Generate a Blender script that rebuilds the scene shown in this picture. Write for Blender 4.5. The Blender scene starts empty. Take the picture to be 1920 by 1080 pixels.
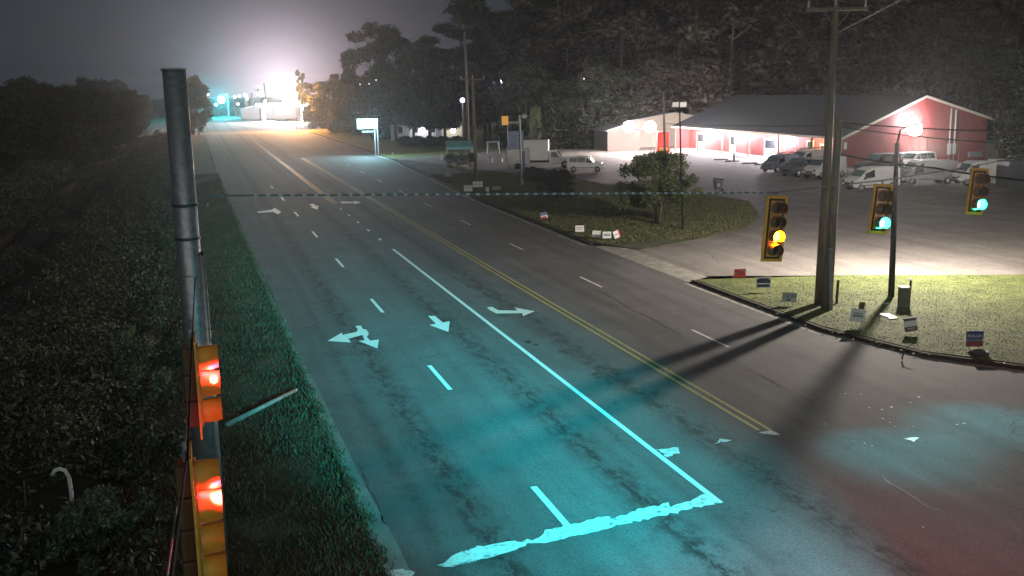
import bpy, math, random
import numpy as np
from mathutils import Matrix, Vector
R = math.radians
rng = np.random.default_rng(7)
random.seed(7)
sc = bpy.context.scene
col = sc.collection

# ------------------------------------------------------------------ camera (height 9.35 m, heading +Y)
FOC, PITCH, ROLL, CAMH, YAW = 1933.7, 0.19214, -0.017265, 9.3468, 0.293155
_fw = np.array([0, math.cos(PITCH), -math.sin(PITCH)]); _rt = np.array([1., 0, 0]); _up = np.cross(_rt, _fw)
RT = math.cos(ROLL) * _rt + math.sin(ROLL) * _up
UP = -math.sin(ROLL) * _rt + math.cos(ROLL) * _up
cam_d = bpy.data.cameras.new("camera"); cam = bpy.data.objects.new("camera", cam_d); col.objects.link(cam)
cam_d.sensor_width = 36; cam_d.lens = FOC * 36 / 1920; cam_d.clip_start = 0.3; cam_d.clip_end = 4000
M = Matrix.Identity(4)
for i in range(3):
    M[i][0] = RT[i]; M[i][1] = UP[i]; M[i][2] = -_fw[i]
M[0][3], M[1][3], M[2][3] = 0, 0, CAMH
cam.matrix_world = M
sc.camera = cam

def ray(u, v):
    return (u - 960) / FOC * RT + (540 - v) / FOC * UP + _fw
def at(u, v, d):            # surveyed point at forward distance d
    r = ray(u, v); return Vector(r * (d / r[1]) + np.array([0, 0, CAMH]))
def gr(u, v, z=0.0):        # surveyed point on the level z
    r = ray(u, v); return Vector(r * ((z - CAMH) / r[2]) + np.array([0, 0, CAMH]))
CY, SY = math.cos(YAW), math.sin(YAW)
def st(s, t, z=0.0):        # road coordinates: s along the road, t to its right
    return Vector((t * CY - s * SY, t * SY + s * CY, z))
def to_st(p):
    return (-SY * p[0] + CY * p[1], CY * p[0] + SY * p[1])
def lat(u, t):              # s where the line t=const is seen in column u (near the horizon)
    k = (u - 960) / FOC
    return t * (CY - k * SY) / (SY + k * CY)

# ------------------------------------------------------------------ world: night sky with town glow
w = bpy.data.worlds.new("World"); sc.world = w; w.use_nodes = True
nt = w.node_tree; N = nt.nodes; L = nt.links; N.clear()
def nn(t, **k):
    n = N.new(t)
    for a, b in k.items(): setattr(n, a, b)
    return n
out = nn('ShaderNodeOutputWorld'); bg = nn('ShaderNodeBackground')
tc = nn('ShaderNodeTexCoord')
gd = (at(525, 168, 300) - Vector((0, 0, CAMH))).normalized()
dot = nn('ShaderNodeVectorMath', operation='DOT_PRODUCT'); dot.inputs[1].default_value = gd
L.new(tc.outputs['Generated'], dot.inputs[0])
mr = nn('ShaderNodeMath', operation='MAXIMUM'); mr.inputs[1].default_value = 0.0
L.new(dot.outputs['Value'], mr.inputs[0])
p1 = nn('ShaderNodeMath', operation='POWER'); p1.inputs[1].default_value = 150; L.new(mr.outputs[0], p1.inputs[0])
p2 = nn('ShaderNodeMath', operation='POWER'); p2.inputs[1].default_value = 14; L.new(mr.outputs[0], p2.inputs[0])
pw = nn('ShaderNodeMath', operation='MULTIPLY_ADD'); pw.inputs[1].default_value = .09
p3 = nn('ShaderNodeMath', operation='POWER'); p3.inputs[1].default_value = 900; L.new(mr.outputs[0], p3.inputs[0])  # tight lobe paints the station lamps' glare into the sky colour
p4 = nn('ShaderNodeMath', operation='MULTIPLY_ADD'); p4.inputs[1].default_value = 7.0; L.new(p3.outputs[0], p4.inputs[0]); L.new(p1.outputs[0], p4.inputs[2])
L.new(p2.outputs[0], pw.inputs[0]); L.new(p4.outputs[0], pw.inputs[2])
ns = nn('ShaderNodeTexNoise'); ns.inputs['Scale'].default_value = 3.0; ns.inputs['Detail'].default_value = 4
L.new(tc.outputs['Generated'], ns.inputs['Vector'])
cr = nn('ShaderNodeValToRGB'); cr.color_ramp.elements[0].position = .3; cr.color_ramp.elements[1].position = .75
cr.color_ramp.elements[0].color = (.013, .018, .022, 1); cr.color_ramp.elements[1].color = (.024, .030, .036, 1)
L.new(ns.outputs['Fac'], cr.inputs[0])
mx = nn('ShaderNodeMix', data_type='RGBA', blend_type='ADD'); mx.inputs[0].default_value = 1
gl = nn('ShaderNodeMix', data_type='RGBA', blend_type='MULTIPLY'); gl.inputs[0].default_value = 1
gl.inputs[7].default_value = (.095, .078, .10, 1)
L.new(pw.outputs[0], gl.inputs[6]); L.new(cr.outputs[0], mx.inputs[6]); L.new(gl.outputs[2], mx.inputs[7])
L.new(mx.outputs[2], bg.inputs[0]); bg.inputs[1].default_value = 1.0
L.new(bg.outputs[0], out.inputs[0])

# soft night-sky fill, added low and frontal to brighten camera-facing sides
sun_d = bpy.data.lights.new("night_fill_light", 'SUN'); sun_d.energy = 0.42; sun_d.angle = R(60); sun_d.color = (1.0, .95, .88)
sun = bpy.data.objects.new("night_fill_light", sun_d); col.objects.link(sun)
sun.rotation_euler = (R(64), R(18), 0)

sc.view_settings.view_transform = 'Standard'; sc.view_settings.look = 'None'
sc.view_settings.exposure = 0; sc.view_settings.gamma = 1
sc.view_settings.use_curve_mapping = False
sc.render.engine = 'CYCLES'
sc.cycles.use_denoising = True
sc.cycles.max_bounces = 5; sc.cycles.diffuse_bounces = 2; sc.cycles.glossy_bounces = 2
sc.cycles.transmission_bounces = 3; sc.cycles.volume_bounces = 0; sc.cycles.transparent_max_bounces = 8
sc.cycles.sample_clamp_indirect = 2.0
sc.cycles.use_light_tree = True

# ------------------------------------------------------------------ materials
def mat(name, c, rough=.7, metal=0, var=0, vscale=4.0, bump=0, bscale=30, emit=None, es=0, c2=None, spec=.5, alpha=None, stretch=None):
    m = bpy.data.materials.new(name); m.use_nodes = True
    t = m.node_tree; b = t.nodes['Principled BSDF']
    b.inputs['Base Color'].default_value = (*c, 1); b.inputs['Roughness'].default_value = rough
    b.inputs['Metallic'].default_value = metal; b.inputs['Specular IOR Level'].default_value = spec
    if emit: b.inputs['Emission Color'].default_value = (*emit, 1); b.inputs['Emission Strength'].default_value = es
    if alpha is not None: b.inputs['Alpha'].default_value = alpha
    if var or c2 or bump:
        tcn = t.nodes.new('ShaderNodeTexCoord'); src = tcn.outputs['Object']
        if stretch:
            mp = t.nodes.new('ShaderNodeMapping'); mp.inputs['Scale'].default_value = stretch
            t.links.new(src, mp.inputs[0]); src = mp.outputs[0]
    if var or c2:
        n = t.nodes.new('ShaderNodeTexNoise'); n.inputs['Scale'].default_value = vscale; n.inputs['Detail'].default_value = 6
        n.inputs['Roughness'].default_value = .65
        t.links.new(src, n.inputs['Vector'])
        r = t.nodes.new('ShaderNodeValToRGB'); r.color_ramp.elements[0].position = .33; r.color_ramp.elements[1].position = .67
        a = tuple(x * (1 - var) for x in c); d = c2 if c2 else tuple(min(1, x * (1 + var)) for x in c)
        r.color_ramp.elements[0].color = (*a, 1); r.color_ramp.elements[1].color = (*d, 1)
        t.links.new(n.outputs['Fac'], r.inputs[0]); t.links.new(r.outputs[0], b.inputs['Base Color'])
    if bump:
        n2 = t.nodes.new('ShaderNodeTexNoise'); n2.inputs['Scale'].default_value = bscale; n2.inputs['Detail'].default_value = 5
        t.links.new(src, n2.inputs['Vector'])
        bp = t.nodes.new('ShaderNodeBump'); bp.inputs['Strength'].default_value = bump; bp.inputs['Distance'].default_value = .05
        t.links.new(n2.outputs['Fac'], bp.inputs['Height']); t.links.new(bp.outputs[0], b.inputs['Normal'])
    return m

def leaf_mat(name, a, b_, c_=None, sc_=1.3):
    m = bpy.data.materials.new(name); m.use_nodes = True
    t = m.node_tree; b = t.nodes['Principled BSDF']
    b.inputs['Roughness'].default_value = .6; b.inputs['Specular IOR Level'].default_value = .3
    g = t.nodes.new('ShaderNodeNewGeometry')
    n = t.nodes.new('ShaderNodeTexNoise'); n.inputs['Scale'].default_value = sc_; n.inputs['Detail'].default_value = 2
    t.links.new(g.outputs['Position'], n.inputs['Vector'])
    ad = t.nodes.new('ShaderNodeMath'); ad.operation = 'ADD'
    ml = t.nodes.new('ShaderNodeMath'); ml.operation = 'MULTIPLY'; ml.inputs[1].default_value = .55
    t.links.new(g.outputs['Random Per Island'], ml.inputs[0]); t.links.new(ml.outputs[0], ad.inputs[0])
    m2 = t.nodes.new('ShaderNodeMath'); m2.operation = 'MULTIPLY'; m2.inputs[1].default_value = .8
    t.links.new(n.outputs['Fac'], m2.inputs[0]); t.links.new(m2.outputs[0], ad.inputs[1])
    r = t.nodes.new('ShaderNodeValToRGB'); r.color_ramp.elements[0].position = .3; r.color_ramp.elements[0].color = (*a, 1)
    r.color_ramp.elements[1].position = .95; r.color_ramp.elements[1].color = (*b_, 1)
    if c_:
        e = r.color_ramp.elements.new(.65); e.color = (*c_, 1)
    t.links.new(ad.outputs[0], r.inputs[0]); t.links.new(r.outputs[0], b.inputs['Base Color'])
    return m

MT = {}
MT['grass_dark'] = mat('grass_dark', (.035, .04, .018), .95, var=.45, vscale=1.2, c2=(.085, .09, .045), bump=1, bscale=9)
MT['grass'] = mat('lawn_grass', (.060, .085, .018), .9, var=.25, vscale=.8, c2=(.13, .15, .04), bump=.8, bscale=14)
MT['forest'] = mat('forest_floor', (.02, .02, .012), .95, var=.4, vscale=.2, bump=.5, bscale=2)
MT['dirt'] = mat('dirt', (.045, .035, .025), .95, var=.4, vscale=3, bump=.8, bscale=20)
MT['ballast'] = mat('ballast_stone', (.018, .021, .020), .95, var=.5, vscale=6, bump=1, bscale=25)
MT['concrete'] = mat('concrete', (.26, .25, .22), .9, var=.3, vscale=1.5, bump=.3, bscale=30)
MT['concrete2'] = mat('gutter_concrete', (.17, .165, .15), .9, var=.35, vscale=1.2, bump=.3, bscale=30)
MT['galv'] = mat('galvanised_steel', (.42, .43, .45), .45, .75, var=.25, vscale=9, bump=.15, bscale=40)
MT['galv_dull'] = mat('dull_steel', (.25, .25, .26), .6, .5, var=.25, vscale=5)
MT['black'] = mat('black_paint', (.010, .010, .011), .85, spec=.2)
MT['rubber'] = mat('rubber', (.015, .015, .015), .8)
MT['wood'] = mat('weathered_wood', (.17, .14, .10), .9, var=.45, vscale=6, bump=.8, bscale=25, stretch=(1, 1, .08))
MT['wood_dark'] = mat('dark_wood', (.06, .05, .04), .9, var=.4, vscale=6, stretch=(1, 1, .1))
MT['trunk'] = mat('bark', (.075, .06, .045), .95, var=.45, vscale=4, bump=.8, bscale=12, stretch=(1, 1, .2))
MT['yellow'] = mat('signal_yellow', (.88, .38, .05), .42, var=.12, vscale=7)
MT['yellow_in'] = mat('signal_face_yellow', (.80, .36, .08), .5, var=.12, vscale=7)
MT['lens_red_off'] = mat('red_lens_unlit', (.10, .02, .015), .25)
MT['lens_off'] = mat('dark_lens_unlit', (.03, .03, .02), .25)
MT['white'] = mat('white_paint', (.72, .72, .70), .45, var=.06, vscale=2)
MT['offwhite'] = mat('off_white', (.5, .5, .46), .7, var=.12, vscale=2)
MT['beige'] = mat('beige_siding', (.36, .32, .25), .8, var=.12, vscale=2)
MT['grey'] = mat('grey_paint', (.28, .29, .31), .45, var=.08, vscale=2)
MT['darkgrey'] = mat('dark_grey_paint', (.05, .055, .065), .4)
MT['bluegrey'] = mat('blue_grey_paint', (.10, .13, .18), .35)
MT['glass'] = mat('dark_glass', (.02, .03, .035), .08, spec=.9)
MT['windscreen'] = mat('windscreen_glass', (.09, .15, .16), .12, spec=.9)
MT['chrome'] = mat('hub_metal', (.5, .5, .5), .35, .8)
MT['red_wall'] = mat('red_metal_siding', (.23, .043, .038), .55, var=.12, vscale=.8)
MT['roof'] = mat('grey_shingle_roof', (.030, .042, .050), .9, var=.2, vscale=2.5, bump=.4, bscale=8)
MT['trim'] = mat('cream_trim', (.62, .55, .44), .7)
MT['red'] = mat('red_plastic', (.5, .03, .03), .4)
MT['blue'] = mat('navy_blue', (.03, .05, .19), .5)
MT['steelblue'] = mat('steel_blue', (.13, .18, .30), .5, var=.4, vscale=1.5)
MT['teal'] = mat('teal_panel', (.16, .42, .42), .6, var=.2, vscale=3)
MT['amberboard'] = mat('amber_board', (.85, .42, .06), .5, emit=(1, .5, .06), es=.35)
MT['leaf_mid'] = leaf_mat('broad_leaves', (0.0058, 0.0107, 0.0049), (0.0366, 0.0439, 0.0171), (0.0146, 0.0219, 0.0088), .5)
MT['leaf_pine'] = leaf_mat('pine_needles', (0.0078, 0.0101, 0.0056), (0.0308, 0.0336, 0.0168), (0.014, 0.0168, 0.009), .35)
MT['leaf_brown'] = leaf_mat('autumn_leaves', (.010, .009, .006), (.052, .044, .026), (.024, .021, .013), .4)
MT['leaf_brush'] = leaf_mat('brush_leaves', (.014, .018, .010), (.14, .15, .09), (.04, .045, .026), 1.1)
MT['leaf_pale'] = leaf_mat('pale_leaves', (.03, .05, .03), (.20, .24, .15), (.09, .12, .07), 2)
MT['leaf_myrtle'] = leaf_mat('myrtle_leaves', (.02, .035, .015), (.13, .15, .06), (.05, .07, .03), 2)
MT['blade'] = leaf_mat('grass_blades', (.045, .026, .013), (.13, .085, .045), (.07, .046, .022), 1.2)
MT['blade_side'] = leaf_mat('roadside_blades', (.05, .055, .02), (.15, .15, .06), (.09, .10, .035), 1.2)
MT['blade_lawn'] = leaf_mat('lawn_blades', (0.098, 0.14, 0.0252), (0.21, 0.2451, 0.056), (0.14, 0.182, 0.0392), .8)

def glow(name, c, s):
    m = bpy.data.materials.new(name); m.use_nodes = True; t = m.node_tree; t.nodes.clear()
    o = t.nodes.new('ShaderNodeOutputMaterial'); e = t.nodes.new('ShaderNodeEmission')
    e.inputs[0].default_value = (*c, 1); e.inputs[1].default_value = s; t.links.new(e.outputs[0], o.inputs[0])
    return m

def asphalt(name, base, tracks=None, rough=.85):
    m = bpy.data.materials.new(name); m.use_nodes = True; t = m.node_tree; b = t.nodes['Principled BSDF']; nd = t.nodes; lk = t.links
    tcn = nd.new('ShaderNodeTexCoord')
    def noise(scale, det=5, st_=None, rg=.6):
        n = nd.new('ShaderNodeTexNoise'); n.inputs['Scale'].default_value = scale; n.inputs['Detail'].default_value = det
        n.inputs['Roughness'].default_value = rg
        if st_:
            mp = nd.new('ShaderNodeMapping'); mp.inputs['Scale'].default_value = st_
            lk.new(tcn.outputs['Object'], mp.inputs[0]); lk.new(mp.outputs[0], n.inputs['Vector'])
        else: lk.new(tcn.outputs['Object'], n.inputs['Vector'])
        return n.outputs['Fac']
    def math_(op, a, b2, clamp=False):
        n = nd.new('ShaderNodeMath'); n.operation = op; n.use_clamp = clamp
        for i, x in enumerate((a, b2)):
            if isinstance(x, (int, float)): n.inputs[i].default_value = x
            elif x is not None: lk.new(x, n.inputs[i])
        return n.outputs[0]
    def rng_(x, a, b2, c, d):
        n = nd.new('ShaderNodeMapRange'); lk.new(x, n.inputs[0])
        for i, q in enumerate((a, b2, c, d)): n.inputs[i + 1].default_value = q
        return n.outputs[0]
    f = rng_(noise(.35, 6), .3, .7, .78, 1.22)
    f = math_('MULTIPLY', f, rng_(noise(14, 8, None, .8), .32, .68, .5, 1.5))
    f = math_('MULTIPLY', f, rng_(noise(2.2, 7, None, .7), .38, .46, .82, 1.0))
    f = math_('MULTIPLY', f, rng_(noise(30, 3), .3, .7, .66, 1.36))
    f = math_('MULTIPLY', f, rng_(noise(.5, 5, (2.2, .12, 1)), .3, .7, .82, 1.2))
    if tracks:
        sx = nd.new('ShaderNodeSeparateXYZ'); lk.new(tcn.outputs['Object'], sx.inputs[0])
        wob = math_('MULTIPLY', math_('SUBTRACT', noise(1.4, 5), .5), .45)
        tt = math_('ADD', sx.outputs[0], wob)
        tot = None
        patch = rng_(noise(3.0, 8, (1, .4, 1), .8), .46, .56, 0, 1)
        for c, w_, a in tracks:
            d = math_('DIVIDE', math_('ABSOLUTE', math_('SUBTRACT', tt, c), None), w_)
            k = math_('MULTIPLY', math_('SUBTRACT', 1, d, True), a)
            tot = k if tot is None else math_('ADD', tot, k)
        dark = math_('MULTIPLY', tot, math_('ADD', .28, math_('MULTIPLY', patch, .75)))
        f = math_('MULTIPLY', f, math_('SUBTRACT', 1, dark, True))
        # cracks
        v = nd.new('ShaderNodeTexVoronoi'); v.feature = 'DISTANCE_TO_EDGE'; v.inputs['Scale'].default_value = .28
        mp = nd.new('ShaderNodeMapping'); mp.inputs['Scale'].default_value = (1, .35, 1)
        ds = nd.new('ShaderNodeVectorMath'); ds.operation = 'ADD'
        nz = nd.new('ShaderNodeTexNoise'); nz.inputs['Scale'].default_value = 1.6; nz.inputs['Detail'].default_value = 6
        lk.new(tcn.outputs['Object'], nz.inputs['Vector']); lk.new(tcn.outputs['Object'], ds.inputs[0]); lk.new(nz.outputs['Color'], ds.inputs[1])
        lk.new(ds.outputs[0], mp.inputs[0]); lk.new(mp.outputs[0], v.inputs['Vector'])
        crack = rng_(v.outputs['Distance'], .002, .008, 1, 0)
        gate = rng_(noise(.25, 2), .54, .64, 0, .5)
        f = math_('MULTIPLY', f, math_('SUBTRACT', 1, math_('MULTIPLY', crack, gate), True))
    mixc = nd.new('ShaderNodeMix'); mixc.data_type = 'RGBA'; mixc.blend_type = 'MULTIPLY'; mixc.inputs[0].default_value = 1
    mixc.inputs[6].default_value = (*base, 1); lk.new(f, mixc.inputs[7]); lk.new(mixc.outputs[2], b.inputs['Base Color'])
    b.inputs['Roughness'].default_value = rough
    bp = nd.new('ShaderNodeBump'); bp.inputs['Strength'].default_value = .5; bp.inputs['Distance'].default_value = .012
    lk.new(noise(60, 4), bp.inputs['Height']); lk.new(bp.outputs[0], b.inputs['Normal'])
    return m
MT['road'] = asphalt('road_asphalt', (.086, .084, .083),
    [(4.25, .35, .5), (5.35, .75, 1.0), (6.6, .3, .2), (7.9, .3, .2), (9.25, .8, 1.0), (10.3, .3, .3), (12.65, .75, .95), (13.3, .3, .2), (15.6, .4, .18), (16.7, .5, .3), (19.6, .55, .3), (21, .3, .2)])
MT['lot'] = asphalt('lot_asphalt', (.150, .136, .122), [(200, .1, .1)])

def paint_mat(name, c, wear=.45, road=(.095, .092, .09)):
    m = bpy.data.materials.new(name); m.use_nodes = True; t = m.node_tree; b = t.nodes['Principled BSDF']; nd = t.nodes; lk = t.links
    tcn = nd.new('ShaderNodeTexCoord')
    n = nd.new('ShaderNodeTexNoise'); n.inputs['Scale'].default_value = 5; n.inputs['Detail'].default_value = 8; n.inputs['Roughness'].default_value = .75
    lk.new(tcn.outputs['Object'], n.inputs['Vector'])
    r = nd.new('ShaderNodeValToRGB'); r.color_ramp.elements[0].position = wear - .1; r.color_ramp.elements[0].color = (*road, 1)
    r.color_ramp.elements[1].position = wear; r.color_ramp.elements[1].color = (*c, 1)
    e = r.color_ramp.elements.new(min(.95, wear + .25)); e.color = (*[min(1, x * 1.15) for x in c], 1)
    lk.new(n.outputs['Fac'], r.inputs[0]); lk.new(r.outputs[0], b.inputs['Base Color']); b.inputs['Roughness'].default_value = .6
    return m
MT['pw'] = paint_mat('white_road_paint', (.72, .72, .68), .36)
MT['pww'] = paint_mat('worn_white_road_paint', (.66, .66, .62), .47)
MT['py'] = paint_mat('yellow_road_paint', (.46, .33, .08), .46)

# ------------------------------------------------------------------ mesh helpers
class MB:
    def __init__(s): s.v = []; s.f = []
    def add(s, vs, fs):
        o = len(s.v); s.v += [tuple(p) for p in vs]; s.f += [tuple(i + o for i in f) for f in fs]; return s
    def box(s, cx, cy, cz, sx, sy, sz, rz=0, m=None):
        vs = []
        for z in (-.5, .5):
            for x, y in ((-.5, -.5), (.5, -.5), (.5, .5), (-.5, .5)):
                p = Vector((x * sx, y * sy, z * sz))
                if m is not None: p = m @ p
                if rz: p = Vector((p.x * math.cos(rz) - p.y * math.sin(rz), p.x * math.sin(rz) + p.y * math.cos(rz), p.z))
                vs.append((p.x + cx, p.y + cy, p.z + cz))
        return s.add(vs, [(3, 2, 1, 0), (4, 5, 6, 7), (0, 1, 5, 4), (1, 2, 6, 5), (2, 3, 7, 6), (3, 0, 4, 7)])
    def bb(s, x0, x1, y0, y1, z0, z1): return s.box((x0 + x1) / 2, (y0 + y1) / 2, (z0 + z1) / 2, x1 - x0, y1 - y0, z1 - z0)
    def tube(s, pts, rad, n=8, cap=True):
        pts = [Vector(p) for p in pts]
        if not hasattr(rad, '__len__'): rad = [rad] * len(pts)
        rings = []
        for i, p in enumerate(pts):
            d = (pts[min(i + 1, len(pts) - 1)] - pts[max(i - 1, 0)]).normalized()
            a = d.orthogonal().normalized() if i == 0 else (pa - d * pa.dot(d)).normalized()
            pa = a; b = d.cross(a)
            rings.append([p + (a * math.cos(2 * math.pi * k / n) + b * math.sin(2 * math.pi * k / n)) * rad[i] for k in range(n)])
        vs = [q for r_ in rings for q in r_]; fs = []
        for i in range(len(pts) - 1):
            for k in range(n):
                fs.append((i * n + k, i * n + (k + 1) % n, (i + 1) * n + (k + 1) % n, (i + 1) * n + k))
        if cap: fs.append(tuple(range(n - 1, -1, -1))); fs.append(tuple((len(pts) - 1) * n + k for k in range(n)))
        return s.add(vs, fs)
    def prism(s, poly, z0, z1):
        n = len(poly)
        a = sum(poly[i][0] * poly[(i + 1) % n][1] - poly[(i + 1) % n][0] * poly[i][1] for i in range(n))
        if a < 0: poly = poly[::-1]
        vs = [(p[0], p[1], z0) for p in poly] + [(p[0], p[1], z1) for p in poly]
        fs = [tuple(range(n - 1, -1, -1)), tuple(range(n, 2 * n))] + [(i, (i + 1) % n, n + (i + 1) % n, n + i) for i in range(n)]
        return s.add(vs, fs)
    def sheet(s, poly, z):
        n = len(poly)
        a = sum(poly[i][0] * poly[(i + 1) % n][1] - poly[(i + 1) % n][0] * poly[i][1] for i in range(n))
        if a < 0: poly = poly[::-1]
        return s.add([(p[0], p[1], z) for p in poly], [tuple(range(n))])
    def quad(s, a, b, c, d): return s.add([a, b, c, d], [(0, 1, 2, 3)])
    def ball(s, c, r, n=10, m=7, sq=(1, 1, 1)):
        vs = [(c[0], c[1], c[2] - r * sq[2])]
        for i in range(1, m):
            a = math.pi * i / m
            for k in range(n):
                b = 2 * math.pi * k / n
                vs.append((c[0] + r * sq[0] * math.sin(a) * math.cos(b), c[1] + r * sq[1] * math.sin(a) * math.sin(b), c[2] - r * sq[2] * math.cos(a)))
        vs.append((c[0], c[1], c[2] + r * sq[2])); fs = []
        for k in range(n):
            fs.append((0, 1 + (k + 1) % n, 1 + k)); fs.append((len(vs) - 1, 1 + (m - 2) * n + k, 1 + (m - 2) * n + (k + 1) % n))
        for i in range(m - 2):
            for k in range(n): fs.append((1 + i * n + k, 1 + i * n + (k + 1) % n, 1 + (i + 1) * n + (k + 1) % n, 1 + (i + 1) * n + k))
        return s.add(vs, fs)
    def build(s, name, m, parent=None, smooth=False, bevel=0, kind=None):
        me = bpy.data.meshes.new(name); me.from_pydata(s.v, [], s.f); me.update()
        if m is not None: me.materials.append(m)
        if smooth:
            for p in me.polygons: p.use_smooth = True
        o = bpy.data.objects.new(name, me); col.objects.link(o)
        if parent is not None: o.parent = parent
        if bevel:
            bv = o.modifiers.new('bevel', 'BEVEL'); bv.width = bevel; bv.segments = 2; bv.limit_method = 'ANGLE'; bv.angle_limit = R(35)
        if kind: o['kind'] = kind
        return o
def tag(o, label, cat=None, group=None):
    o['label'] = label
    if cat: o['category'] = cat
    if group: o['group'] = group
    return o
def thing(name, label, cat, loc=(0, 0, 0), rz=0, group=None):
    o = bpy.data.objects.new(name, None); col.objects.link(o); o.location = loc; o.rotation_euler = (0, 0, rz)
    o.empty_display_size = .3
    return tag(o, label, cat, group)
def structure(name, mb, m, smooth=False, road=True):
    o = mb.build(name, m, None, smooth, kind='structure')
    if road: o.rotation_euler = (0, 0, YAW)
    return o
def dup(o, parent=None, root=True, **kw):
    c = o.copy(); col.objects.link(c)
    if parent is not None: c.parent = parent
    for ch in list(o.children): dup(ch, c, False)
    if root:
        for k, v in kw.items():
            if k == 'loc': c.location = v
            elif k == 'rz': c.rotation_euler = (0, 0, v)
            elif k == 'scale': c.scale = (v, v, v) if not hasattr(v, '__len__') else v
            else: c[k] = v
    return c
def lamp(name, kind, loc, power, color, size=.1, target=None, spot=None, blend=.6, parent=None):
    d = bpy.data.lights.new(name, kind); d.energy = power; d.color = color
    if kind == 'AREA': d.size = size
    else: d.shadow_soft_size = size
    if kind == 'SPOT': d.spot_size = R(spot); d.spot_blend = blend
    o = bpy.data.objects.new(name, d); col.objects.link(o); o.location = loc
    if target is not None:
        o.rotation_euler = (Vector(target) - Vector(loc)).to_track_quat('-Z', 'Y').to_euler()
    if parent is not None: o.parent = parent
    return o
# ================================================================== GROUND
mb = MB(); mb.sheet([(-900, -200), (900, -200), (900, 1800), (-900, 1800)], -.35)
structure('terrain', mb, MT['forest'], road=False)
mb = MB(); mb.sheet([(2.95, -60), (25, -60), (80, -60), (80, 18), (45, 21), (30, 23.2), (25.6, 25.2), (23.2, 28.5), (22.3, 33), (22.3, 58), (22.5, 84), (25.3, 135), (25.3, 700), (1.0, 700), (2.4, 170), (2.3, 108), (2.6, 73), (2.95, 50)], 0)
structure('main_road', mb, MT['road'])
mb = MB(); mb.sheet([(-60, 243), (160, 243), (160, 262), (-60, 262)], .006)
structure('cross_road', mb, MT['lot'])
mb = MB(); mb.sheet([(23.4, 44.8), (37, 39.5), (60, 35), (140, 25), (140, 150), (50, 150), (26, 140), (26, 80), (23.4, 56)], .12)
structure('parking_lot', mb, MT['lot'])
mb = MB()
mb.add([(22.2, 44.2, 0.004), (22.2, 56.5, 0.004), (23.4, 56.2, .125), (23.4, 44.5, .125)], [(0, 1, 2, 3)][::-1])
mb.f = [(0, 3, 2, 1)]
structure('driveway_apron', mb, MT['concrete'])
# left verge, gutter and kerb
edge = [(-30, 3.0), (22, 3.05), (50, 2.85), (73, 2.6), (108, 2.3), (170, 2.4), (242, 1.9)]
mb = MB()
for (s0, t0), (s1, t1) in zip(edge, edge[1:]):
    mb.prism([(t0 - .16, s0), (t0, s0), (t1, s1), (t1 - .16, s1)], -.1, .13)
structure('kerb_near_verge', mb, MT['concrete'])
mb = MB(); mb.sheet([(3.0, -30), (3.42, -30), (3.45, 20), (3.3, 24), (3.2, 32), (2.95, 40), (2.95, 22)], .005)
structure('gutter_strip', mb, MT['concrete2'])
mb = MB()
# uneven verge surface
ss = np.concatenate([np.arange(-30, 60, .8), np.arange(60, 243, 3.0)]); tt_ = np.linspace(0, 1, 9)
vs = []
for s_ in ss:
    te = np.interp(s_, [e[0] for e in edge], [e[1] for e in edge]) - .15
    for k in tt_:
        vs.append((-2.2 + (te + 2.2) * k, s_, .10 + .035 * math.sin(s_ * 1.7 + k * 5) + .03 * math.sin(s_ * .6 - k * 9) + (.02 if 0 < k < 1 else 0) - (.25 if k == 0 else 0)))
fs = [(i * 9 + k, i * 9 + k + 1, (i + 1) * 9 + k + 1, (i + 1) * 9 + k) for i in range(len(ss) - 1) for k in range(8)]
mb.add(vs, fs); structure('grass_verge', mb, MT['grass_dark'], smooth=True)
mb = MB(); mb.sheet([(-9, -30), (-2, -30), (-2, 242), (-9, 242)], -.12); structure('brush_ground', mb, MT['forest'])
# rutted service track beside the tree line
mb = MB()
for a, b_, z in ((-13.6, -12.3, .02), (-11.4, -9.9, .05), (-9.0, -7.9, .0)):
    mb.add([(a, -20, -.3), (a + .3, -20, z), (b_ - .3, -20, z), (b_, -20, -.3), (a, 300, -.3), (a + .3, 300, z), (b_ - .3, 300, z), (b_, 300, -.3)], [(0, 1, 5, 4), (1, 2, 6, 5), (2, 3, 7, 6)])
structure('service_track', mb, MT['ballast'])
# lawns on the right, 13 cm above the road
lawnB = [(22.5, 44.0), (30, 42.2), (37, 39.4), (60, 34.8), (140, 24.5), (140, 12), (80, 18.6), (45, 21.6), (30, 23.8), (26.0, 25.8), (23.6, 29), (22.55, 33.5)]
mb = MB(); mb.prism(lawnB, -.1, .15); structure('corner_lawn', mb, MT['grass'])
A_px = [(1200, 468), (1300, 450), (1400, 425), (1425, 405), (1405, 378), (1330, 366), (1220, 352), (1130, 345), (1080, 335), (960, 325), (860, 312), (780, 302)]
lawnA = [(22.35, 57.0)] + [(to_st(gr(u, v, .15))[1], to_st(gr(u, v, .15))[0]) for u, v in A_px] + [(25.5, 138), (22.65, 84)]
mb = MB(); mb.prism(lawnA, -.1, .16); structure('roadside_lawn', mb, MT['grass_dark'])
mb = MB(); mb.sheet([(25.4, 140), (60, 145), (110, 150), (110, 242), (25.4, 242)], .05); structure('far_lawn', mb, MT['grass'])
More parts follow.
